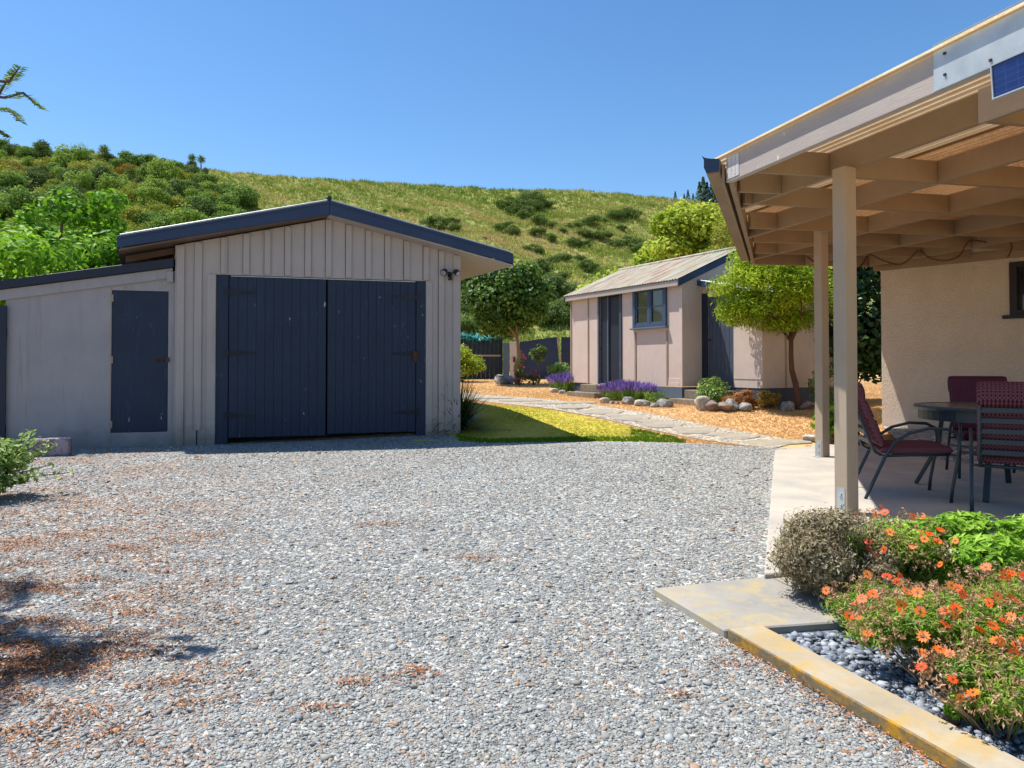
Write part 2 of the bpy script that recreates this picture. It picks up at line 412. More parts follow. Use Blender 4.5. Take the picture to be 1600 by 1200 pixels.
lm_yel = leafmat("leaf_yellowgreen", G((0, (110, 138, 34)), (.5, (166, 184, 56)), (1, (214, 218, 100))), .42, .6, .2)
lm_lime = leafmat("leaf_lime", G((0, (92, 124, 26)), (.5, (160, 184, 40)), (1, (222, 228, 84))), .5, .6, .2)
lm_maple = leafmat("leaf_maple", G((0, (44, 72, 24)), (.5, (72, 108, 36)), (1, (136, 164, 66))), .3, .5, .3)
lm_ivy = leafmat("leaf_ivy", G((0, (26, 48, 22)), (.5, (44, 74, 32)), (1, (84, 118, 54))), .2, .4, .4)
lm_hebe = leafmat("leaf_hebe", G((0, (92, 122, 50)), (.5, (138, 168, 82)), (1, (188, 204, 130))), .35)
lm_grey = leafmat("leaf_greybrown", G((0, (118, 104, 80)), (.5, (164, 152, 120)), (1, (200, 192, 162))), .3, .8, .1)
lm_dais = leafmat("leaf_daisy", G((0, (84, 124, 34)), (.55, (132, 170, 50)), (.82, (168, 178, 80)), (1, (176, 138, 92))), .4)
lm_head = leafmat("dry_seedhead", G((0, (150, 112, 78)), (1, (214, 176, 136))), .3)
lm_euph = leafmat("leaf_euphorbia", G((0, (90, 132, 40)), (.5, (148, 194, 60)), (1, (206, 226, 112))), .42, .6, .2)
lm_hb = leafmat("leaf_hillbright", G((0, (94, 126, 46)), (.5, (138, 166, 68)), (1, (182, 200, 104))), .35, .7, .1)
lm_flow = leafmat("petal_orange", G((0, (240, 78, 30)), (.5, (246, 112, 34)), (1, (254, 152, 64))), .35)
lm_purp = leafmat("petal_lavender", G((0, (104, 80, 158)), (1, (158, 134, 204))), .4)
lm_rust = leafmat("leaf_orange_grass", G((0, (140, 88, 42)), (.6, (190, 128, 66)), (1, (140, 140, 60))), .3)
lm_flax = leafmat("leaf_flax", G((0, (34, 56, 24)), (1, (86, 112, 48))), .25, .35)
lm_red = leafmat("petal_red", G((0, (150, 24, 50)), (1, (190, 60, 84))), .2)
lm_dryg = leafmat("grass_dry", G((0, (196, 158, 110)), (.5, (220, 184, 134)), (.85, (236, 208, 160)), (1, (170, 170, 90))), .45, .8, .1)
lm_yelg = leafmat("grass_yellow", G((0, (136, 156, 50)), (.4, (196, 190, 84)), (1, (236, 214, 140))), .45, .8, .1)
lm_grn = leafmat("grass_green", G((0, (62, 104, 26)), (1, (126, 156, 48))), .35, .8, .1)
lm_hillg = leafmat("grass_hill", G((0, (96, 130, 46)), (.4, (138, 152, 68)), (.7, (172, 168, 94)), (1, (198, 172, 120))), .35, .9, .05)
lm_litter = leafmat("leaf_litter_bits", G((0, (88, 60, 44)), (.45, (150, 94, 60)), (.75, (186, 126, 82)), (1, (210, 174, 138))), 0, .9, .1)
lm_stone = leafmat("pebble_stone", [(i / 16, c) for i, c in enumerate(GC + BR)], 0, .75, .2)
lm_stoneb = leafmat("pebble_blue", G((0, (92, 98, 110)), (.5, (122, 130, 142)), (1, (170, 174, 178))), 0, .6, .3)

# ---------------------------------------------------------------- foliage
def leaves(P, N, L, W, tint, seed=0, fold=.25, axis=None):
    """P (n,3) positions, N (n,3) facing; a folded diamond leaf at each"""
    r = np.random.default_rng(seed); n = len(P)
    N = N / (np.linalg.norm(N, axis=1, keepdims=True) + 1e-9)
    T = r.normal(size=(n, 3)) if axis is None else axis
    T = T - N * (T * N).sum(1, keepdims=True); T /= (np.linalg.norm(T, axis=1, keepdims=True) + 1e-9)
    B = np.cross(N, T); s = r.uniform(.7, 1.25, (n, 1))
    L = L * s; Wd = W * s
    V = np.stack([P - T * L * .5, P + B * Wd * .5 + N * Wd * fold, P + T * L * .5, P - B * Wd * .5 + N * Wd * fold], 1).reshape(-1, 3)
    i = np.arange(n) * 4
    Fc = np.concatenate([np.stack([i, i + 1, i + 2], 1), np.stack([i, i + 2, i + 3], 1)])
    return V, Fc, np.repeat(tint, 4)

def subblobs(c, rad, k, seed, sub=.42, flat=1.0, lo=-1.0):
    r = np.random.default_rng(seed); out = []
    c = np.array(c, float); rad = np.array(rad, float)
    for i in range(k):
        d = r.normal(size=3); d /= np.linalg.norm(d)
        if d[2] < lo: d[2] = -d[2] * .5
        q = r.uniform(.45, 1) ** .6
        s = sub * r.uniform(.5, 1.35)
        out.append((c + d * rad * (1 - s * .8) * q, rad * s * np.array([1, 1, .85 * flat]), r.uniform(-.22, .22)))
    return out

def crown_mesh(name, blobs, n, L, W, seed=1, shell=.55, up=.5, jit=.9):
    r = np.random.default_rng(seed)
    wts = np.array([(b[1][0] * b[1][2]) for b in blobs]); wts /= wts.sum()
    idx = r.choice(len(blobs), n, p=wts)
    C = np.array([b[0] for b in blobs])[idx]; RR = np.array([b[1] for b in blobs])[idx]; TT = np.array([b[2] for b in blobs])[idx]
    D = r.normal(size=(n, 3)); D /= np.linalg.norm(D, axis=1, keepdims=True)
    q = shell + (1 - shell) * r.uniform(0, 1, (n, 1)) ** .7
    q *= 1 + .13 * r.normal(size=(n, 1))
    P = C + D * RR * q
    N = D + r.normal(size=(n, 3)) * jit * .6; N[:, 2] += up
    tint = np.clip(.45 + TT + r.normal(0, .2, n), 0, 1)
    V, Fc, t = leaves(P, N, L, W, tint, seed)
    return fastmesh(name, V, Fc, t)

def limbs(mb, base, top, r0, ends, seed=0, bend=.08):
    """trunk from base to top and a limb to each end"""
    rr = random.Random(seed); base = Vector(base); top = Vector(top)
    pts = []; k = 6
    for i in range(k + 1):
        t = i / k; p = base.lerp(top, t)
        p += Vector((rr.uniform(-1, 1), rr.uniform(-1, 1), 0)) * bend * (1 if 0 < i < k else 0); pts.append(p)
    mb.tube(pts, [r0 * (1.25 if i == 0 else 1 - .45 * i / k) for i in range(k + 1)], 9)
    for e in ends:
        e = Vector(e); st = pts[rr.choice([k - 1, k, k])]; m = st.lerp(e, .5) + Vector((rr.uniform(-.1, .1), rr.uniform(-.1, .1), -.05)) * (e - st).length
        mb.tube([st, m, e], [r0 * .5, r0 * .33, r0 * .12], 6)

def shrub(name, loc, rad, mat, n, L, W, label, cat='shrub', seed=1, k=14, up=.4, group=None, stems=True, sub=.42, shell=.5, zoff=None, bark=None):
    root = empty(name, loc, 0, label, cat, group)
    cz = rad[2] * .95 if zoff is None else zoff
    bl = subblobs((0, 0, cz), rad, k, seed, sub)
    link('crown', crown_mesh(name + '_crown', bl, n, L, W, seed, shell, up), mat, root)
    if stems:
        mb = MB(); rr = random.Random(seed)
        for i in range(6):
            b = bl[rr.randrange(len(bl))][0]
            mb.tube([(rr.uniform(-.04, .04), rr.uniform(-.04, .04), -.02), tuple(np.array(b) * [.5, .5, .45]), tuple(b)], [.016, .012, .006], 5)
        mb.build('stem', bark or m_bark, root)
    return root

def tree(name, loc, top_z, crown_c, rad, mat, n, L, W, label, seed=1, k=22, r0=.08, sub=.36, bark=None, up=.4, lean=(0, 0), group=None, shell=.5, trunk_bend=.06, jit=.9, extra=None):
    root = empty(name, loc, 0, label, 'tree', group)
    bl = subblobs(crown_c, rad, k, seed, sub)
    if extra: bl += extra
    link('crown', crown_mesh(name + '_crown', bl, n, L, W, seed, shell, up, jit), mat, root)
    mb = MB(); rr = random.Random(seed)
    ends = [tuple(bl[i][0]) for i in rr.sample(range(len(bl)), min(9, len(bl)))]
    limbs(mb, (0, 0, -.05), (lean[0], lean[1], top_z), r0, ends, seed, trunk_bend)
    mb.build('trunk', bark or m_bark, root)
    return root

def tufts(name, P, hgt, wdt, nb, mat, tint, seed=0, lean=.5, kind='stuff'):
    """grass: nb blades at each point"""
    r = np.random.default_rng(seed); n = len(P); P = np.repeat(P, nb, 0); tint = np.repeat(tint, nb)
    hgt = np.repeat(np.broadcast_to(hgt, (n,)), nb) * r.uniform(.6, 1.25, n * nb)
    a = r.uniform(0, 2 * np.pi, n * nb); a2 = r.uniform(0, 2 * np.pi, n * nb)
    off = np.stack([np.cos(a), np.sin(a), np.zeros_like(a)], 1)
    P = P + off * (wdt * 2 * r.uniform(0, 1, (n * nb, 1)))
    side = np.stack([np.cos(a2), np.sin(a2), np.zeros_like(a)], 1) * wdt / 2
    tip = P + off * (hgt * lean * r.uniform(.1, 1, n * nb))[:, None] + np.array([0, 0, 1]) * hgt[:, None]
    V = np.stack([P - side, P + side, tip], 1).reshape(-1, 3)
    Fc = np.arange(n * nb * 3).reshape(-1, 3)
    t = np.clip(np.repeat(tint + r.normal(0, .12, n * nb), 3), 0, 1)
    return link(name, fastmesh(name, V, Fc, t), mat)

# ---------------------------------------------------------------- ground
def grid(name, xs, ys, zf, mat):
    X, Y = np.meshgrid(xs, ys); Z = zf(X, Y)
    V = np.stack([X, Y, Z], -1).reshape(-1, 3); nx = len(xs); ny = len(ys)
    i = (np.arange(ny - 1)[:, None] * nx + np.arange(nx - 1)[None]).ravel()
    return link(name, fastmesh(name, V, np.stack([i, i + 1, i + nx + 1, i + nx], 1), smooth=True), mat)
vz = np.vectorize(lambda y: zg(y))
_ys = np.concatenate([[-400, -60, -20, 0, 5, 9], np.arange(10, 14, .25), np.arange(14, 36.1, 1)])
_xs = np.concatenate([[-500, -120, -60], np.arange(-40, 41, 2), [60, 120, 500]])
g = grid('ground', _xs, _ys, lambda X, Y: vz(Y), m_dry); tag(g, kind='structure')

us = np.linspace(-2.2, 2.0, 260); yy = np.concatenate([np.linspace(Y0H - 2, RD, 120), np.linspace(RD + 1, RD + 60, 30), [RD + 200, RD + 900]])
U, YY = np.meshgrid(us, yy); ZZ = hill_z(U, np.minimum(YY, RD + 120)); ZZ[0] = -.3
V_ = np.stack([U * YY, YY, ZZ], -1).reshape(-1, 3); nx_ = len(us)
i_ = (np.arange(len(yy) - 1)[:, None] * nx_ + np.arange(nx_ - 1)[None]).ravel()
tag(link('hill', fastmesh('hill', V_, np.stack([i_, i_ + 1, i_ + nx_ + 1, i_ + nx_], 1), smooth=True), m_grassy), kind='structure')
# grass over the hill
nH = 65000
u_ = rng.uniform(-.78, .5, nH); tt_ = rng.uniform(0, 1, nH) ** .8; y_ = Y0H + (RD + 1 - Y0H) * tt_
z_ = hill_z(u_, y_)
Xh = u_ * y_
tn = .48 + .24 * np.sin(Xh * .052 + 2) * np.sin(y_ * .085 + Xh * .03) + .22 * np.sin(Xh * .21 + np.sin(y_ * .17) * 2) * np.cos(y_ * .13 + 1) + .18 * np.sin(Xh * .9 + y_ * .7) + rng.normal(0, .12, nH)
lowgreen = np.clip((44 - y_) / 8, 0, 1); tn = tn * (1 - lowgreen) + .05 * lowgreen
tag(tufts('hill_grass', np.stack([Xh, y_, z_ - .05], 1), rng.uniform(.28, .6, nH) * (.6 + .5 * tt_), .12, 5, lm_hillg, tn, 3, .8), kind='stuff')

# gravel drive
def poly_sheet(name, pts, zoff, mat, kind='structure'):
    mb = MB(); mb.face([(x, y, z + zoff) for x, y, z in pts]); o = mb.build(name, mat); return tag(o, kind=kind)
sl0 = gp(1192, 895); 
gl = [(-14, -6, 0), (3.2, -6, 0), (3.2, 2.5, 0), (1.2, 3.6, 0), (4.0, 10.2, 0)]
# far edge of the gravel, just inside the level ground
edge = [gp(1205, 701), gp(1150, 697), gp(1100, 694), gp(1050, 692), gp(990, 691), gp(930, 690.5), gp(880, 691), gp(830, 692), gp(760, 693), gp(719, 690)]
gl2 = gl[:4] + [tuple(e) for e in edge] + [(-.9, 11.0, 0), (-4.8, 9.9, 0), (-7, 9.4, 0), (-14, 9, 0)]
gl2 = [(x, y, zg(y)) for x, y, z in gl2]
# fine strip grid instead of one n-gon so it follows the ground
mb = MB()
xs_ = np.linspace(-14, 4.2, 60)
def far_y(x):
    ex = [-14, -7, -4.8, -.9] + [e.x for e in sorted(edge, key=lambda e: e.x) if e.x > -.85]
    ey = [9.0, 9.5, 10.1, 11.15] + [e.y for e in sorted(edge, key=lambda e: e.x) if e.x > -.85]
    return float(np.interp(x, ex, ey))
for a, b in zip(xs_[:-1], xs_[1:]):
    for k in range(10):
        f0, f1 = k / 10, (k + 1) / 10
        q = []
        for x, f in ((a, f0), (b, f0), (b, f1), (a, f1)):
            y = 6 + (far_y(x) - 6) * f; q.append((x, y, zg(y) + .008))
        mb.face(q, True)
mb.face([(-14, -6, .008), (3.2, -6, .008), (4.2, 6, .008), (-14, 6, .008)])
tag(mb.build('gravel_drive', m_gravel), kind='structure')

# real stones over the nearer gravel
ico_v = []; ph = (1 + 5 ** .5) / 2
for a in (-1, 1):
    for b in (-ph, ph): ico_v += [(0, a, b), (a, b, 0), (b, 0, a)]
ico_v = np.array(ico_v, float); ico_v /= np.linalg.norm(ico_v[0])
def hull_faces(V):
    f = []
    for i in range(12):
        for j in range(i + 1, 12):
            for k in range(j + 1, 12):
                a, b, c = V[i], V[j], V[k]
                if max(np.linalg.norm(a - b), np.linalg.norm(b - c), np.linalg.norm(a - c)) < 1.2:
                    f.append((i, j, k) if np.dot(np.cross(b - a, c - a), a) > 0 else (i, k, j))
    return np.array(f)
ico_f = hull_faces(ico_v)
def stones(name, P, size, mat, seed, flat=.6, tint=None):
    r = np.random.default_rng(seed); n = len(P)
    ax = r.uniform(.65, 1.35, (n, 1, 3)); ax[:, :, 2] *= flat
    V = ico_v[None] * (1 + .22 * r.normal(size=(n, 12, 1))) * ax * size[:, None, None] * .5
    a = r.uniform(0, 2 * np.pi, n); ti = r.normal(0, .3, n); c, s = np.cos(a), np.sin(a)
    x = V[..., 0].copy(); z = V[..., 2].copy(); ct, st = np.cos(ti)[:, None], np.sin(ti)[:, None]
    V[..., 0] = x * ct - z * st; V[..., 2] = x * st + z * ct
    x = V[..., 0].copy(); y = V[..., 1].copy()
    V[..., 0] = x * c[:, None] - y * s[:, None]; V[..., 1] = x * s[:, None] + y * c[:, None]
    V += P[:, None, :]
    Fc = (ico_f[None] + (np.arange(n) * 12)[:, None, None]).reshape(-1, 3)
    return link(name, fastmesh(name, V.reshape(-1, 3), Fc, np.repeat(r.uniform(0, 1, n) if tint is None else tint, 12), tint is None), mat)

def kerb_x(y): return .891 + (2.945 - y) * .36       # outer face of the kerb
nP = 320000
yy_ = 1.75 + 8.6 * rng.uniform(0, 1, nP) ** 1.9
xx_ = rng.uniform(-.90, .62, nP) * yy_
ok = np.ones(nP, bool)
ok &= ~((yy_ < 2.98) & (xx_ > .885 + (2.945 - yy_) * .36))
ok &= ~((yy_ >= 2.9) & (yy_ < 3.52) & (xx_ > .70 + (3.487 - yy_) * .36))
ok &= ~((yy_ > np.interp(xx_, [-7, -4.8, -.9, 4], [9.3, 9.8, 10.9, 9.9])))
ok &= ~((yy_ >= 3.5) & (xx_ > 1.27 + (yy_ - 3.7) * .39)) 
ok &= ~((yy_ >= 3.45) & (yy_ < 3.72) & (xx_ > .69 + (yy_ - 3.45) * 2.6))
P_ = np.stack([xx_, yy_, np.full(nP, .010)], 1)[ok]
sz = np.clip(rng.lognormal(math.log(.0066), .45, len(P_)), .004, .032) * (1 + .10 * P_[:, 1])
def patch_noise(x, y):
    return (np.sin(x * 2.1 + 1.7 * np.sin(y * 1.9)) * np.cos(y * 2.7 + 1.1 * np.sin(x * 3.1)) + .6 * np.sin(x * 5.3 - y * 4.1) + .45 * np.sin(x * 9.7 + y * 11.3) + .3 * np.sin(x * 21 - y * 17))
pxs = 800 + F * P_[:, 0] / P_[:, 1]; pys = HZ + F * HC / P_[:, 1]
pb = .008 + .5 * np.clip((430 - pxs) / 300, 0, 1) * np.clip((patch_noise(P_[:, 0], P_[:, 1]) + .55), 0, 1) * np.clip((1130 - pys) / 200, .15, 1) + .10 * (patch_noise(P_[:, 0] + 9, P_[:, 1] + 4) > 1.25)
isb = rng.uniform(0, 1, len(P_)) < pb
_order = np.argsort([sum(c[:3]) for c in GC]); _q = rng.uniform(0, 1, len(P_)) ** np.exp(.45 * patch_noise(P_[:, 0] * .45 + 2, P_[:, 1] * .4) + .5 * np.exp(-((pxs - 1120) / 90) ** 2 - ((pys - 790) / 70) ** 2) + .0)
tn_ = np.where(isb, rng.uniform(.76, 1, len(P_)), (_order[np.clip((_q * 12).astype(int), 0, 11)] + .5) / 16)
P_[:, 2] += -.002 + sz * rng.uniform(-.08, .14, len(P_))
tag(stones('gravel_stones', P_, sz, lm_stone, 5, .42, tn_), kind='stuff')

# leaf litter in the gravel
def litter(n, cx, cy, sx, sy, seed):
    r = np.random.default_rng(seed); x = r.normal(cx, sx, n); y = r.normal(cy, sy, n)
    return np.stack([x, y, np.full(n, .026)], 1)
Ls = [litter(900, *gp(230, 850)[:2], .45, .22, 1), litter(700, *gp(120, 790)[:2], .9, .5, 2), litter(500, *gp(60, 1010)[:2], .25, .25, 3),
      litter(350, *gp(180, 1000)[:2], .5, .5, 4), litter(90, *gp(600, 822)[:2], .12, .05, 5), litter(90, *gp(750, 878)[:2], .12, .06, 6), litter(300, *gp(420, 760)[:2], 1.4, .5, 7)]
r_ = np.random.default_rng(8); t1 = r_.uniform(0, 1, 520)
ky = 2.95 - 1.2 * t1; kx = .891 + (2.945 - ky) * .36 - abs(r_.normal(0, .06, 520)) - .01
Ls.append(np.stack([kx, ky, np.full(520, .024)], 1))
def needles(n, seed):
    r = np.random.default_rng(seed); px = r.uniform(-20, 620, n * 9); py = r.uniform(735, 1200, n * 9)
    y = HC * F / (py - HZ); x = (px - 800) / F * y
    w_ = np.clip((420 - px) / 330, 0, 1.2) * np.clip(1.25 - abs(py - 880) / 260, .05, 1)
    w_ = np.maximum(w_, 1.5 * np.exp(-((px - 225) / 110) ** 2 - ((py - 852) / 22) ** 2)); w_ = np.maximum(w_, 1.3 * np.exp(-((px - 60) / 90) ** 2 - ((py - 1000) / 70) ** 2))
    f = patch_noise(x * 1.3 + 3, y * 2.1 + 1) * .5 + .35 * np.sin(x * 14 + y * 9) * np.cos(y * 23 - x * 6) + .35
    k = r.uniform(0, 1, n * 9) < w_ * np.clip(f, 0, 1)
    return np.stack([x[k], y[k], r.uniform(.014, .024, k.sum())], 1)[:n]
Ls.append(needles(15000, 31))
def clump(px, py, sx, sy, n, seed): 
    r = np.random.default_rng(seed); q = gp(px, py); return np.stack([r.normal(q.x, sx, n), r.normal(q.y, sy, n), np.full(n, .02)], 1)
for i_, a_ in enumerate(((598, 821, .10, .04, 160), (745, 874, .12, .05, 120), (560, 1070, .05, .03, 90), (640, 1060, .08, .04, 80), (280, 1068, .05, .03, 120), (650, 1050, .03, .02, 60), (500, 1110, .05, .02, 90), (1130, 1040, .05, .03, 60), (930, 720, .3, .08, 90), (380, 730, .5, .08, 220), (330, 1100, .1, .03, 80), (1060, 1090, .04, .02, 50))): Ls.append(clump(*a_, 70 + i_))
LP = np.concatenate(Ls); LP = LP[(LP[:, 1] > 1.6)]
V_, F_, T_ = leaves(LP, np.tile([0, 0, 1.], (len(LP), 1)) + rng.normal(0, .35, (len(LP), 3)), .019, .0050, rng.uniform(0, 1, len(LP)), 9)
tag(link('leaf_litter', fastmesh('leaf_litter', V_, F_, T_), lm_litter), kind='stuff')

# lawn patch and path as draped strips
def strip(name, up, lo, zoff, mat, n=40, m=8, kind='structure'):
    up = [gp(*p) for p in up]; lo = [gp(*p) for p in lo]
    def at(L, t):
        f = t * (len(L) - 1); i = min(int(f), len(L) - 2); return L[i].lerp(L[i + 1], f - i)
    V = []
    for i in range(n + 1):
        a, b = at(lo, i / n), at(up, i / n)
        for j in range(m + 1):
            p = a.lerp(b, j / m); V.append((p.x, p.y, zg(p.y) + zoff))
    Fc = [(i * (m + 1) + j, (i + 1) * (m + 1) + j, (i + 1) * (m + 1) + j + 1, i * (m + 1) + j + 1) for i in range(n) for j in range(m)]
    o = link(name, fastmesh(name, V, Fc, smooth=True), mat)
    return tag(o, kind=kind) if kind else o
lawn_up = [(700, 630), (790, 634), (850, 640), (900, 648), (960, 662), (1010, 674), (1055, 684)]
lawn_lo = [(640, 692), (760, 693), (820, 692), (880, 691), (940, 690.5), (1000, 691), (1058, 692)]
strip('yellow_lawn', lawn_up, lawn_lo, .006, m_yel)
path_up = [(715, 612), (760, 618), (830, 622), (900, 629), (960, 638), (1040, 652), (1110, 666), (1180, 678), (1250, 690)]
path_lo = [(715, 622), (765, 629), (830, 636), (880, 643), (930, 652), (985, 665), (1060, 681), (1120, 691), (1205, 702)]
m_pathg = gravel_mat("path_gravel", 30, [srgb(150, 142, 128), srgb(180, 168, 148), srgb(128, 124, 116), srgb(200, 188, 166)], False, .8)
strip('path', path_up, path_lo, .010, m_pathg, 60, 6)
# flagstones: countable things
def flag(px, py, wd, dp, rz, seed):
    r = random.Random(seed); p = gp(px, py); n = 7
    poly = []
    for i in range(n):
        a = 2 * math.pi * i / n + r.uniform(-.25, .25)
        poly.append((math.cos(a) * wd / 2 * r.uniform(.85, 1.1), math.sin(a) * dp / 2 * r.uniform(.85, 1.1)))
    root = MB(); sl = (zg(p.y + .1) - zg(p.y - .1)) / .2
    c, s = math.cos(rz), math.sin(rz)
    root.prism(poly, .0, .022, lambda x, y, z: (x * c - y * s, x * s + y * c, z + (x * s + y * c) * sl))
    o = root.build('flagstone', m_flag, None, .006); o.location = (p.x, p.y, p.z + .0)
    return o
fl = [(1215, 692, 1.1, .55, .2), (1150, 683, .7, .5, .1), (1090, 674, .75, .45, .3), (1035, 664, .7, .5, 0), (985, 654, .8, .5, .2), (940, 645, .8, .45, .1),
      (895, 637, .7, .55, .3), (855, 631, .9, .5, 0), (812, 627, .9, .5, .1), (770, 623, 1.0, .5, .2), (905, 630, .8, .45, .2), (1120, 679, .45, .25, .4), (1010, 659, .4, .25, 0), (1065, 671, .4, .3, .5), (960, 650, .35, .3, 0)]
for i, a in enumerate(fl):
    o = flag(*a, i)
    if i == 0: tag(o, 'large tan paving slab of the path where it meets the patio concrete', 'flagstone')
    else: tag(o, 'flat grey tan stone laid in the winding garden path', 'flagstone', 'flagstones of the garden path')

# lawn grass
def in_strip(px, py, up, lo):
    u = np.interp(px, [p[0] for p in up], [p[1] for p in up]); l = np.interp(px, [p[0] for p in lo], [p[1] for p in lo])
    return (py > u) & (py < l)
n_ = 90000
y_ = 9.6 + 17 * rng.uniform(0, 1, n_) ** 1.4; x_ = rng.uniform(-.12, .56, n_) * y_
z_ = vz(y_); px_ = 800 + F * x_ / y_; py_ = HZ + F * (HC - z_) / y_
onpath = in_strip(px_, py_, path_up, path_lo) & (px_ > 700) & (px_ < 1260)
farY = np.array([far_y(x) for x in x_]); ongravel = (y_ < farY) & (x_ < 3.6)
onslab = (x_ > 3.3) & (y_ < 9.75) | (x_ > 3.4) & (y_ < 10.4) & (x_ > 4.2)
inyel = in_strip(px_, py_, lawn_up, lawn_lo) & (px_ < 1056)
edgeg = (np.abs(y_ - farY) < .35) & (px_ < 1070) | ((y_ > 26)) | (inyel & (px_ > 985))
keep = ~(onpath | ongravel | onslab)
P_ = np.stack([x_, y_, z_], 1)
d = keep & ~inyel & ~edgeg
tag(tufts('dry_grass', P_[d], .024, .010, 4, lm_dryg, .45 + .2 * np.sin(x_[d] * 1.7) * np.cos(y_[d] * 1.3), 4, 1.0), kind='stuff')
d = keep & inyel & ~edgeg
tag(tufts('yellow_grass', P_[d], .028, .010, 5, lm_yelg, .5 + .3 * np.sin(x_[d] * 3.1 + 1) * np.cos(y_[d] * 2.3), 5, .9), kind='stuff')
d = keep & edgeg
tag(tufts('green_grass', P_[d], .04, .012, 6, lm_grn, np.full(d.sum(), .5), 6, .9), kind='stuff')

# ---------------------------------------------------------------- patio slab, step slab, kerb, pebble bed
GU = Vector((.356, .934)).normalized(); D2 = Vector((-.281, .960)).normalized(); D1 = Vector((D2.y, -D2.x))
SZ = .07
def pz(px, py, z):
    Y = (HC - z) * F / (py - HZ); return Vector(((px - 800) / F * Y, Y))
s_nl = pz(1192, 895, SZ); s_fl = pz(1210, 703, SZ); s_fe = pz(1431, 712, SZ); s_fr = pz(1600, 738, SZ)
_e = (s_fr - s_fe); _det = D1.x * -_e.y + D1.y * _e.x; _d = s_fe - s_nl
s_n2 = s_nl + D1 * ((_d.x * -_e.y + _d.y * _e.x) / _det)
mb = MB()
back = pz(1290, 694, SZ); back2 = pz(1420, 699, SZ)
mb.prism([tuple(s_nl), tuple(s_n2), tuple(s_fe), tuple(back2), tuple(back), tuple(s_fl)], -.05, SZ)
tag(mb.build('patio_slab', m_slab, None, .006), kind='structure')
mb = MB(); q = [pz(1020, 917, .045), pz(1130, 981, .045), pz(1262, 968, .045), pz(1190, 899, .045)]
q[2] = q[2] + Vector((.25, .02)); q.insert(3, Vector((1.75, 3.80)))
mb.prism([tuple(p) for p in q], -.05, .045); tag(mb.build('step_slab', m_step, None, .006), kind='structure')
k0o, k0i = Vector((.891, 2.935)), Vector((1.05, 2.975)); kd = Vector((.365, -1.02)).normalized()
k1o, k1i = k0o + kd * 2.2, k0i + kd * 2.2
root = empty('kerb', (k0o.x, k0o.y, 0)); tag(root, kind='structure')
mb = MB()
mb.prism([(0, 0), tuple(k1o - k0o), tuple(k1i - k0o), tuple(k0i - k0o)], .008, .058)
kt = mb.build('kerb_body', m_kerb, root, .005)
kt.data.materials.append(m_kerbs)
for p in kt.data.polygons:
    if abs(p.normal.z) < .3: p.material_index = 1
mb = MB(); mb.face([(1.80, .65, .012), (4.4, .65, .012), (4.4, 4.9, .012), (1.45, 3.85, .012), (1.03, 2.97, .012)])
tag(mb.build('pebble_bed', m_bed), kind='structure')
n_ = 7000; y_ = rng.uniform(1.4, 3.9, n_); x_ = 1.045 + (2.975 - y_) * .36 + rng.uniform(0, 1.3, n_) ** 1.4
d = (x_ < .8 * y_ + .1) & ~((y_ > 2.97) & (x_ < 1.55)) & (y_ < 3.75 + .29 * (x_ - 1.3))
sz = np.clip(rng.lognormal(math.log(.026), .3, d.sum()), .012, .05)
tag(stones('bed_pebbles', np.stack([x_, y_, np.full(n_, .018)], 1)[d] + np.stack([0 * sz, 0 * sz, sz * .2], 1), sz, lm_stoneb, 15, .5), kind='stuff')

mb = MB(); _o = Vector((.05, .02)); mb.face([(p.x, p.y, z) for p, z in ((s_fe, .03), (s_n2, .03), (s_n2 + Vector((2.6, .6)), .03), (Vector((7.9, 9.2)), .06), (Vector((6.0, 11.4)), .16))])
tag(mb.build('wall_gravel', gravel_mat("pale_gravel", 30, GC, False)), kind='structure')
_n = 5000; _t = rng.uniform(-.02, 1.0, _n) ** 1.0; _w = rng.uniform(.0, .55, _n)
_q = np.array([s_fe.x, s_fe.y]) + np.outer(_t, np.array([s_n2.x - s_fe.x, s_n2.y - s_fe.y])) + np.outer(_w, [.96, .28])
tag(stones('wall_stones', np.concatenate([_q, np.full((_n, 1), .045)], 1), np.clip(rng.lognormal(math.log(.035), .3, _n), .02, .07), lm_stone, 16, .6, rng.uniform(0, .73, _n)), kind='stuff')

# ---------------------------------------------------------------- garage
GY = R(15.5); gO = (-4.77, 9.96, 0)
W_ = 4.106; SK = math.tan(R(12.5)); DEP = 5.6
sk = lambda x, y, z: (x - SK * y if y > 0 else x, y, z)
gar = empty('garage', gO, GY, 'beige board and batten garage with navy double doors and low gable roof', 'garage')
AP, AU, SL = 3.34, 2.105, .2357          # underside of roof at the apex
zr = lambda u: AP - SL * abs(u - AU)
m_in = m_wallg
